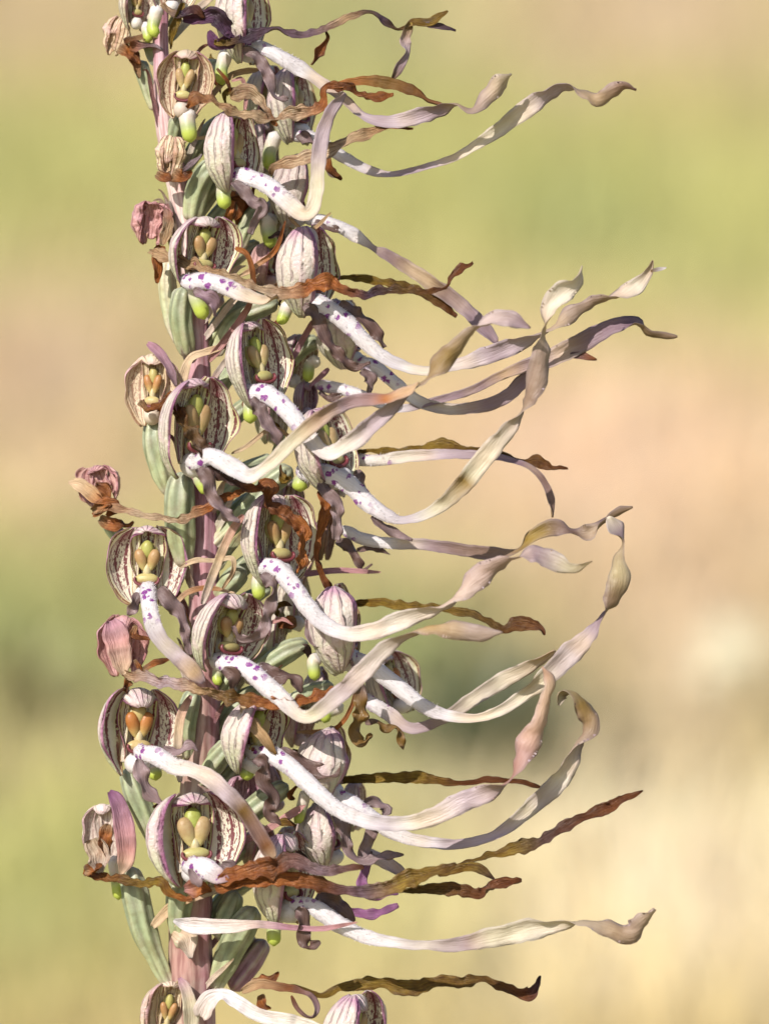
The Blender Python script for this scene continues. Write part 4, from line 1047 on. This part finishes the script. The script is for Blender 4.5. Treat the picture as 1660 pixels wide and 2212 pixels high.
bract([(585, 1345, 40, 12, 0), (610, 1338, 44, 10, 20), (634, 1350, 44, 6, 0)], [(0, 'PK'), (1, 'PK')], .1)
bract([(640, 1340, -20, 40, 10), (600, 1350, -24, 30, 20)], RUST, .4, 'dried_lip')
# F25, faint purple-grey tint paints in its shade
flower((738, 1358, 50), 158, 188, 72, roll=-8, nearopen=1.12, dry=.06, dry_shade_col='PG',
       lip=[(745, 1408, 70, 34, 10), (800, 1438, 84, 44, 10), (858, 1482, 92, 44, 8), (912, 1524, 98, 36, 10), (970, 1548, 102, 28, 15), (1030, 1552, 104, 20, 20), (1085, 1532, 106, 26, 0), (1132, 1500, 108, 30, 0), (1182, 1458, 110, 44, -10), (1230, 1412, 110, 52, 0), (1272, 1372, 110, 36, 20), (1300, 1332, 110, 14, 80), (1322, 1296, 110, 44, 150), (1335, 1250, 108, 52, 180), (1334, 1205, 106, 32, 220), (1345, 1170, 104, 18, 270), (1326, 1140, 104, 48, 340), (1312, 1116, 104, 26, 370)],
       lipc=[(0, 'W'), (.3, 'W'), (.4, 'WC'), (.55, 'CR'), (.66, 'LI'), (.74, 'PG'), (.8, 'DB'), (.86, 'CR'), (.95, 'PG'), (1, 'WC')], wf=.34, spot=.10,
       lobes=[[(742, 1420, 84, 20, 0), (756, 1430, 90, 24, 50), (762, 1446, 88, 14, 10)], [(668, 1330, 80, 20, 0), (672, 1380, 94, 26, 20), (690, 1395, 98, 22, 40), (715, 1375, 96, 14, 10)]], spur=(676, 1430, 680, 1470, 32),
       ovary=[(665, 1388, 20, 16), (620, 1408, 20, 23), (575, 1440, 16, 22), (530, 1475, 10, 14)])
bract([(730, 1310, -50, 14, 10), (780, 1304, -30, 20, 20), (825, 1302, -10, 22, 10), (885, 1312, 0, 26, 10), (970, 1318, 6, 24, 20), (1030, 1334, 10, 22, 40), (1085, 1360, 14, 20, 10), (1122, 1348, 18, 40, 20), (1165, 1358, 20, 30, 60), (1176, 1372, 20, 16, 10)], OLIVE, .45, 'dried_lip')
# F26 shaded hood behind
flower((850, 1475, -50), 130, 142, 46, roll=-22, dry=.1, dry_shade_col='OB', coldry=1.0,
       lip=[(788, 1502, 6, 34, 10), (838, 1542, 14, 36, 10), (885, 1574, 20, 26, 15), (945, 1558, 28, 24, 0), (1010, 1518, 36, 34, 0), (1080, 1472, 44, 40, -10), (1140, 1440, 48, 34, -20), (1198, 1404, 50, 18, -50)],
       lipc=[(0, 'LI'), (.15, 'W'), (.28, 'LI'), (.4, 'PG'), (.6, 'CR'), (.8, 'WC'), (1, 'TN')], wf=.26, spot=.2,
       lobes=[[(778, 1475, 90, 26, 0), (776, 1540, 96, 30, 20), (764, 1582, 96, 26, 10), (785, 1606, 94, 22, 60), (803, 1585, 92, 16, 10)], [(788, 1562, 40, 14, 20), (815, 1560, 44, 16, 50), (832, 1574, 44, 18, 10), (856, 1572, 42, 16, 40), (866, 1600, 42, 18, 10), (872, 1618, 42, 16, 70), (862, 1612, 42, 10, 100)]], spur=(705, 1540, 700, 1562, 30), lobecol='OB')
bract([(770, 1490, 30, 10, 0), (755, 1535, 30, 12, 20), (720, 1575, 26, 12, 10), (640, 1582, 20, 10, 0)], [(0, 'BR'), (.6, 'OR'), (1, 'TN')], .15)
ovary_only([(720, 1480, -20, 14), (660, 1500, -10, 18), (600, 1540, -6, 16)])
# F27
flower((300, 1580, 70), 162, 192, 20, roll=6, nearopen=1.0, coldry=1.0,
       lip=[(302, 1618, 126, 36, 5), (340, 1634, 146, 48, 10), (378, 1656, 158, 42, 10), (415, 1664, 168, 34, 20), (455, 1684, 178, 40, 10), (495, 1718, 186, 38, 0), (535, 1765, 192, 34, 10), (565, 1812, 196, 34, 5), (592, 1856, 198, 36, 0)],
       lipc=[(0, 'W'), (.38, 'W'), (.48, 'PW'), (.6, 'LI'), (.72, 'OB'), (1, 'BR')], wf=.42, spot=.24,
       lobes=[[(300, 1640, 134, 22, 0), (304, 1672, 140, 34, 20), (322, 1712, 138, 28, 40), (350, 1736, 134, 18, 10)], [(350, 1618, 110, 22, 0), (385, 1626, 114, 22, 30), (412, 1612, 112, 22, 60), (428, 1622, 110, 16, 10)]], spur=(335, 1668, 337, 1686, 34), lobecol='LBL',
       ovary=[(272, 1660, 14, 17), (292, 1712, 16, 24), (318, 1770, 12, 24), (348, 1850, 6, 15)])
ovary_only([(420, 1490, 40, 17), (408, 1530, 40, 21), (402, 1580, 36, 20), (405, 1640, 20, 14)])
bract([(412, 1502, 90, 14, 10), (390, 1550, 92, 20, 0), (384, 1620, 88, 20, 10), (388, 1690, 80, 18, 20)], [(0, 'PK'), (.4, 'ST'), (1, 'PW')], .06)
bract([(356, 1744, 120, 16, 20), (345, 1738, 120, 20, 50), (330, 1744, 116, 12, 0)], RUST, .4)
# F28
flower((556, 1590, 96), 154, 168, 54, roll=2, nearopen=1.0,
       lip=[(542, 1618, 130, 34, 10), (590, 1632, 148, 46, 12), (635, 1664, 160, 46, 8), (680, 1706, 170, 44, 8), (735, 1752, 178, 38, 10), (800, 1776, 182, 36, 15), (870, 1780, 184, 34, 10), (935, 1764, 186, 42, 0), (990, 1736, 188, 48, 0), (1050, 1712, 190, 44, -10), (1100, 1686, 192, 20, -70), (1120, 1645, 194, 44, -150), (1140, 1605, 194, 58, -180), (1165, 1565, 194, 42, -215), (1180, 1515, 194, 34, -240), (1188, 1475, 192, 30, -200), (1170, 1440, 190, 12, -150)],
       lipc=[(0, 'W'), (.4, 'W'), (.48, 'WC'), (.6, 'LI'), (.7, 'PG'), (.8, 'LI'), (.9, 'WC'), (1, 'CR')], wf=.40, spot=.14, backcol='OR',
       lobes=[[(548, 1640, 150, 22, 0), (570, 1652, 156, 30, 30), (568, 1688, 154, 30, 10), (588, 1722, 150, 30, 30), (580, 1756, 146, 24, 0), (606, 1782, 142, 18, 40)], [(606, 1618, 120, 22, 0), (640, 1640, 124, 26, 10), (690, 1668, 124, 30, 20), (718, 1672, 122, 22, 40), (735, 1645, 120, 18, 10)]], lobecol='DB',
       spur=(533, 1668, 535, 1686, 36), strips=[('petal', [(520, 1522, 150, 18, 10), (540, 1560, 158, 30, 0), (570, 1596, 160, 28, 20), (596, 1630, 158, 16, 10)], [(0, 'ST'), (.5, 'TN'), (1, 'OB')], .15)],
       ovary=[(498, 1600, 40, 18), (466, 1645, 30, 24), (430, 1700, 20, 20)])
# F29, shade from its neighbours put into a slight grey tint
flower((712, 1650, 40), 158, 164, 66, roll=-10, nearopen=1.1, dry=.08, dry_shade_col='PG',
       lip=[(712, 1706, 60, 36, 10), (760, 1736, 72, 44, 10), (806, 1770, 78, 42, 8), (850, 1800, 82, 34, 12), (905, 1817, 86, 28, 15), (985, 1824, 90, 24, 15), (1060, 1808, 94, 22, 10), (1105, 1778, 96, 30, 0), (1155, 1735, 98, 40, 0), (1200, 1694, 100, 46, -10), (1228, 1648, 102, 44, -30), (1244, 1610, 104, 40, -70), (1270, 1572, 106, 46, -140), (1264, 1535, 106, 44, -200), (1240, 1500, 106, 40, -250), (1212, 1496, 106, 38, -300), (1206, 1524, 106, 20, -330)],
       lipc=[(0, 'W'), (.28, 'W'), (.4, 'LI'), (.5, 'LI'), (.58, 'CR'), (.7, 'WC'), (.82, 'PG'), (.9, 'OB'), (1, 'CR')], wf=.32, spot=.12,
       lobes=[[(722, 1760, 78, 18, 0), (742, 1790, 84, 30, 20), (752, 1838, 82, 22, 10), (785, 1862, 80, 18, 60), (835, 1848, 80, 20, 20), (872, 1846, 80, 12, 0)], [(778, 1738, 68, 18, 0), (806, 1732, 62, 24, 10), (832, 1745, 60, 26, 40), (826, 1760, 58, 14, 10)], [(806, 1768, 72, 18, 0), (804, 1790, 62, 26, 10), (785, 1840, 60, 26, 0), (775, 1860, 60, 18, 20)]],
       spur=(645, 1770, 648, 1778, 26), ovary=[(622, 1695, 20, 18), (570, 1730, 16, 25), (520, 1772, 10, 25), (470, 1815, 4, 15)])
bract([(515, 1822, 50, 16, 0), (580, 1790, 56, 16, 20), (640, 1752, 60, 18, 10), (660, 1740, 60, 10, 30)], [(0, 'PK'), (1, 'PK')], .06)
bract([(600, 1775, 64, 20, 10), (620, 1780, 66, 24, 40), (640, 1784, 64, 10, 0)], [(0, 'OL'), (1, 'BR')], .5)
bract([(690, 1692, -50, 12, 5), (740, 1686, -30, 18, 15), (785, 1682, -10, 22, 5), (840, 1680, 0, 28, 0), (900, 1680, 4, 30, 10), (940, 1688, 6, 22, 20), (1010, 1692, 8, 14, 30), (1060, 1684, 8, 18, 10), (1110, 1690, 8, 16, 40), (1168, 1702, 8, 12, 20)], [(0, 'OL'), (.45, 'OL'), (.65, 'BR'), (1, 'BR')], .35, 'dried_lip')
flower((525, 1710, 10), 80, 70, 30, dry=.9, dry_shade_col='PP', crumple=.03, column=False, throat=False)
# F30 withered pale flower at the lower edge of the spike
flower((222, 1802, 10), 78, 136, -6, roll=2, dry=.95, dry_shade_col='PW', crumple=.03, spread=.8, column=False, throat=False, wave=.1,
       lip=[(180, 1884, 46, 30, 20), (225, 1896, 60, 28, 40), (290, 1908, 86, 24, 10), (342, 1906, 108, 20, 20), (370, 1934, 120, 18, 0), (402, 1940, 126, 22, 30), (455, 1918, 130, 16, 10)], lipdry=True, lipc=[(0, 'OR'), (.3, 'OB'), (.55, 'OL'), (.8, 'OR'), (1, 'TN')],
       strips=[('sepal', [(236, 1710, 40, 20, 20), (254, 1735, 52, 34, 20), (268, 1790, 58, 46, 10), (272, 1850, 56, 40, 10), (260, 1892, 52, 16, 10)], [(0, 'PU'), (.3, 'PP'), (.7, 'PK'), (1, 'ST')], .06),
               ('petal', [(235, 1780, 56, 26, 10), (226, 1812, 60, 36, 0), (232, 1850, 60, 30, 20)], RUST, .4), ('petal', [(200, 1812, 54, 46, 0), (212, 1850, 60, 56, 10), (218, 1885, 58, 40, 10)], [(0, 'ST'), (1, 'PW')], .3),
               ('petal', [(184, 1880, 60, 34, 0), (205, 1878, 66, 36, 50), (222, 1868, 66, 20, 10)], RUST, .7)],
       spur=(254, 1915, 257, 1944, 30), ovary=[(282, 1872, 20, 18), (292, 1930, 20, 29), (312, 2010, 16, 28), (342, 2080, 10, 20), (372, 2140, 4, 13)])
# F31 big front hood
flower((420, 1812, 120), 182, 200, 14, roll=2, nearopen=1.0, coldry=.02,
       lip=[(408, 1862, 176, 46, 0), (440, 1874, 190, 52, 10), (468, 1890, 198, 44, 10), (495, 1902, 202, 24, 20)], lipc=[(0, 'W'), (.7, 'W'), (1, 'PK')], wf=.95, spot=1.2,
       lobes=[[(412, 1876, 186, 22, 0), (424, 1900, 192, 28, 20), (432, 1916, 190, 16, 0)], [(478, 1866, 168, 24, 0), (500, 1876, 172, 30, 30), (508, 1895, 170, 20, 10)]], spur=(432, 1905, 436, 1928, 38),
       ovary=[(396, 1890, 60, 22), (388, 1940, 54, 28), (386, 1990, 44, 24), (394, 2050, 30, 14)],
       strips=[('dried_lip', [(472, 1902, 200, 34, 0), (530, 1886, 206, 48, 20), (585, 1872, 208, 56, 0), (632, 1862, 208, 40, 30), (685, 1880, 206, 30, 10), (735, 1878, 204, 24, 20), (786, 1876, 200, 22, 40)], [(0, 'OR'), (.4, 'BR'), (.7, 'PG'), (1, 'BR')], .5),
               ('dried_lip', [(465, 1920, 196, 30, 10), (530, 1902, 200, 40, 0), (605, 1896, 200, 44, 20), (680, 1908, 198, 34, 0), (755, 1926, 194, 22, 20), (820, 1922, 190, 40, 0), (880, 1900, 186, 44, 10), (935, 1886, 182, 30, 40), (985, 1866, 178, 18, 20)], [(0, 'OR'), (.25, 'OR'), (.45, 'BR'), (.6, 'MV'), (.75, 'OL'), (1, 'OB')], .4),
               ('petal', [(398, 1920, 150, 30, 10), (430, 1918, 160, 44, 0), (458, 1924, 160, 20, 30)], [(0, 'PK'), (.5, 'OR'), (1, 'OR')], .5)])
bract([(940, 1884, 100, 16, 30), (1000, 1864, 96, 12, 50), (1025, 1862, 94, 14, 60), (1065, 1848, 92, 20, 20), (1115, 1832, 88, 34, 10), (1165, 1820, 84, 30, 20), (1215, 1786, 80, 28, 10), (1262, 1766, 76, 18, 30), (1310, 1746, 72, 34, 15), (1338, 1732, 70, 26, 50), (1388, 1708, 66, 12, 20)], [(0, 'OB'), (.35, 'OL'), (.5, 'DB'), (.75, 'BR'), (1, 'BR')], .5, 'dried_lip')
bract([(826, 1922, 176, 14, 30), (870, 1926, 160, 18, 40), (905, 1924, 150, 22, 20), (965, 1918, 146, 36, 0), (1030, 1932, 142, 26, 30), (1052, 1922, 140, 34, 70), (1085, 1908, 138, 30, 20), (1126, 1904, 134, 22, 40)], [(0, 'OL'), (.4, 'OB'), (.7, 'BR'), (1, 'BR')], .5, 'dried_lip')
bract([(945, 1890, 130, 20, 30), (990, 1876, 128, 26, 10), (1030, 1876, 126, 26, 30), (1068, 1900, 124, 12, 10)], [(0, 'OB'), (.5, 'OL'), (1, 'DB')], .35, 'dried_lip')
bract([(330, 2002, 40, 20, 10), (368, 1962, 60, 24, 10), (412, 1936, 80, 26, 0), (492, 1918, 90, 16, 20)], [(0, 'ST'), (.5, 'TN'), (1, 'PW')], .08)
# F32
flower((622, 1896, 90), 156, 198, 54, roll=-1, nearopen=1.0, dry=.10, dry_shade_col='CR',
       lip=[(625, 1944, 120, 36, 10), (678, 1960, 134, 44, 12), (728, 1994, 142, 44, 8), (785, 2022, 148, 36, 10), (845, 2036, 152, 26, 15), (915, 2043, 156, 22, 20), (990, 2040, 160, 34, 5), (1065, 2024, 164, 46, 0), (1140, 2008, 168, 52, -5), (1205, 1998, 172, 30, -40), (1262, 1992, 176, 32, -110), (1315, 2004, 180, 44, -150), (1360, 2018, 184, 46, -180), (1388, 1994, 188, 50, -230), (1414, 1964, 190, 24, -280)],
       lipc=[(0, 'W'), (.3, 'W'), (.4, 'WC'), (.5, 'PG'), (.56, 'CR'), (.75, 'WC'), (.88, 'PG'), (1, 'LI')], wf=.34, spot=.11,
       lobes=[[(640, 1962, 136, 26, 0), (654, 1985, 142, 34, 20), (656, 2030, 140, 28, 10), (668, 2048, 138, 22, 60), (692, 2034, 136, 20, 10)], [(682, 1936, 110, 28, 0), (728, 1956, 114, 40, 20), (766, 1990, 112, 20, 10)]], lobecol='DB', spur=(591, 2010, 592, 2044, 36),
       ovary=[(552, 1960, 40, 22), (520, 2010, 34, 30), (490, 2070, 24, 28), (462, 2140, 14, 17)])
bract([(375, 1988, 120, 14, 0), (420, 2000, 124, 36, 10), (500, 2002, 130, 30, 20), (560, 1998, 136, 18, 30), (640, 2004, 148, 12, 0), (700, 2006, 160, 12, 20), (772, 1992, 166, 6, 0)], [(0, 'W'), (.4, 'PW'), (.6, 'PP'), (1, 'PK')], .06)
bract([(375, 2010, 60, 40, 10), (400, 2025, 70, 50, 20), (412, 2070, 64, 20, 0)], [(0, 'ST'), (1, 'PW')], .1)
ovary_only([(510, 1925, 0, 20), (490, 1980, -4, 26), (470, 2030, -4, 18)])
ovary_only([(572, 2030, -30, 20), (540, 2080, -30, 24), (500, 2140, -24, 20)], [(0, 'PG'), (.5, 'PP'), (1, 'PP')])
flower((704, 1800, -20), 140, 150, 66, roll=-20, dry=.1, dry_shade_col='PG',  # grey tint here is painted shade, the hood is not dried
       lip=[(790, 1836, 10, 30, 10), (830, 1862, 14, 34, 15), (880, 1900, 16, 24, 30)], lipc=[(0, 'W'), (.7, 'LI'), (1, 'PG')], wf=.8, spot=.2, lobes=[[(800, 1838, 14, 14, 0), (794, 1860, 18, 18, 10), (788, 1882, 20, 20, 0), (778, 1915, 22, 22, 30), (800, 1935, 20, 18, 10), (860, 1930, 20, 16, 40)], [(660, 1950, -10, 10, 0), (715, 1962, 0, 12, 20), (765, 1970, 10, 18, 0), (810, 1976, 14, 22, 20), (860, 1955, 12, 16, 40)]], lobecol='PU')
flower((770, 1740, -80), 80, 110, 70, dry=.3, dry_shade_col='PP')
# bottom of the picture
flower((362, 2196, 50), 100, 160, 4, roll=2, dry=.7, dry_shade_col='ST', crumple=.02, wave=.15, coldry=.3, nearopen=1.1,
       strips=[('petal', [(388, 2112, 70, 14, 0), (402, 2140, 84, 26, 20), (412, 2190, 88, 34, 10), (410, 2250, 84, 20, 0)], [(0, 'PP'), (.4, 'CR'), (1, 'CR')], .08)])
flower((768, 2232, 60), 158, 176, 50, roll=-4, nearopen=1.12, ovary=[(700, 2260, 0, 20), (600, 2320, 0, 24), (450, 2420, 0, 16)],
       lip=[(760, 2300, 100, 40, 0), (830, 2340, 120, 44, 10), (930, 2360, 130, 30, 20), (1050, 2320, 140, 40, 0)], spot=.3)
bract([(434, 2198, 90, 44, 10), (450, 2165, 100, 44, 20), (480, 2150, 106, 30, 50), (510, 2164, 112, 30, 10), (560, 2192, 120, 30, 0), (620, 2206, 130, 34, 10), (700, 2222, 140, 20, 20)], [(0, 'PW'), (.3, 'W'), (1, 'WC')], .08)
bract([(600, 2130, 0, 10, 0), (650, 2136, 4, 12, 20), (690, 2151, 6, 16, 10), (740, 2132, 8, 24, 0), (815, 2124, 10, 32, 10), (890, 2134, 12, 36, 0), (950, 2120, 14, 28, 20), (1000, 2122, 16, 34, 0), (1042, 2116, 18, 20, 40), (1090, 2134, 20, 24, 10), (1140, 2150, 22, 34, 20), (1160, 2130, 22, 24, 60), (1168, 2108, 22, 14, 20)], [(0, 'OB'), (.3, 'OL'), (.75, 'OB'), (.9, 'BR'), (1, 'DK')], .42, 'dried_lip')
bract([(522, 2142, 30, 20, 0), (560, 2126, 36, 28, 20), (605, 2132, 40, 22, 10), (665, 2148, 44, 16, 40), (684, 2175, 46, 16, 20), (672, 2196, 46, 14, 60), (645, 2180, 46, 12, 20), (630, 2150, 44, 14, 10)], [(0, 'TN'), (.4, 'BR'), (.7, 'PG'), (1, 'BR')], .2, 'dried_lip')
bract([(545, 2130, 10, 40, 0), (580, 2120, 14, 36, 30), (600, 2098, 12, 20, 10)], RUST, .6, 'dried_lip')
bract([(560, 2150, 14, 34, 10), (570, 2172, 16, 30, 0), (585, 2180, 14, 14, 40)], RUST, .6, 'dried_lip')

# bracts, ovaries and half-hidden hoods crowding the stem
RF = random.Random(11)
SX = [(-160, 352), (120, 348), (280, 360), (430, 392), (620, 418), (850, 430), (1110, 440), (1350, 442), (1560, 438), (1780, 425), (1960, 412), (2230, 418)]
def stem_x(y):
    return float(np.interp(y, [q[0] for q in SX], [q[1] for q in SX]))
BC = [[(0, 'GL'), (.5, 'PW'), (1, 'ST')], [(0, 'PK'), (.5, 'PW'), (1, 'TN')], [(0, 'GG'), (.6, 'GL'), (1, 'OR')], [(0, 'PP'), (.6, 'PK'), (1, 'BR')], [(0, 'PW'), (1, 'ST')]]
for k in range(46):
    y = 60 + k * 46 + RF.uniform(-18, 18)
    sx = stem_x(y); sd_ = -1 if RF.random() < .36 else 1
    ln = RF.uniform(70, 150); d = RF.uniform(-50, 50)
    ou = RF.uniform(.25, .75) if sd_ > 0 else RF.uniform(.12, .34)
    w_ = RF.uniform(10, 19)
    bract([(sx + sd_ * 16, y, d * .4, w_, 10), (sx + sd_ * (20 + ln * ou * .5), y - ln * .45, d, w_ * 1.15, RF.uniform(-30, 30)), (sx + sd_ * (20 + ln * ou), y - ln * .8, d * 1.2, w_ * .8, RF.uniform(-50, 50)),
           (sx + sd_ * (20 + ln * ou * RF.uniform(1.0, 1.6)), y - ln * RF.uniform(.8, 1.0), d * 1.3, 6, RF.uniform(-60, 60))], RF.choice(BC), RF.choice([.06, .12, .3]))
for k in range(18):
    y = 330 + k * 106 + RF.uniform(-25, 25)
    sx = stem_x(y); d = RF.uniform(-60, -10)
    ovary_only([(sx + RF.uniform(120, 160), y - 110, d - 10, 12), (sx + 85, y - 75, d, 19), (sx + 45, y - 25, d * .7, 20), (sx + 12, y + 40, d * .3, 11)])
for k, (x, y, W_, H_, dr, dc) in enumerate([(575, 320, 80, 120, .5, 'PG'), (600, 480, 80, 110, .3, 'CR'), (560, 690, 90, 120, .4, 'PP'), (640, 780, 90, 120, .2, 'PG'), (590, 900, 80, 120, .5, 'CR'),
                                        (620, 1090, 90, 120, .4, 'PG'), (650, 1200, 80, 110, .6, 'PK'), (640, 1300, 90, 130, .2, 'CR'), (690, 1500, 90, 120, .3, 'PG'), (650, 1560, 80, 110, .5, 'PK'),
                                        (590, 1700, 90, 110, .6, 'PP'), (640, 1840, 90, 120, .3, 'CR'), (470, 620, 70, 90, .6, 'PK'), (500, 1460, 80, 90, .4, 'CR'), (560, 1830, 80, 100, .5, 'PK')]):
    flower((x, y, -78), W_, H_, 55 + RF.uniform(-15, 20), roll=RF.uniform(-14, 10), dry=dr, dry_shade_col=dc, crumple=.02, column=False)
for k in range(26):
    # shrivelled scraps of petal caught between the flowers
    x, y = stem_x(100 + k * 70) + RF.uniform(60, 210), 100 + k * 70 + RF.uniform(-30, 30)
    d = RF.uniform(-30, 60); a_ = RF.uniform(0, 6.28); ln = RF.uniform(14, 30)
    bract([(x, y, d, 10, RF.uniform(-60, 60)), (x + ln * math.cos(a_), y + ln * math.sin(a_), d + 8, RF.uniform(14, 24), RF.uniform(-60, 60)),
           (x + ln * 1.5 * math.cos(a_ + .8), y + ln * 1.7 * math.sin(a_ + .8), d + 4, RF.uniform(10, 18), RF.uniform(-60, 60)), (x + ln * 2.1 * math.cos(a_ + 1.2), y + ln * 2.1 * math.sin(a_ + 1.2), d, 7, 40)],
          RF.choice([RUST, OLIVE, [(0, 'BR'), (1, 'OR')], [(0, 'DB'), (1, 'LB')]]), .55, 'dried_petal')
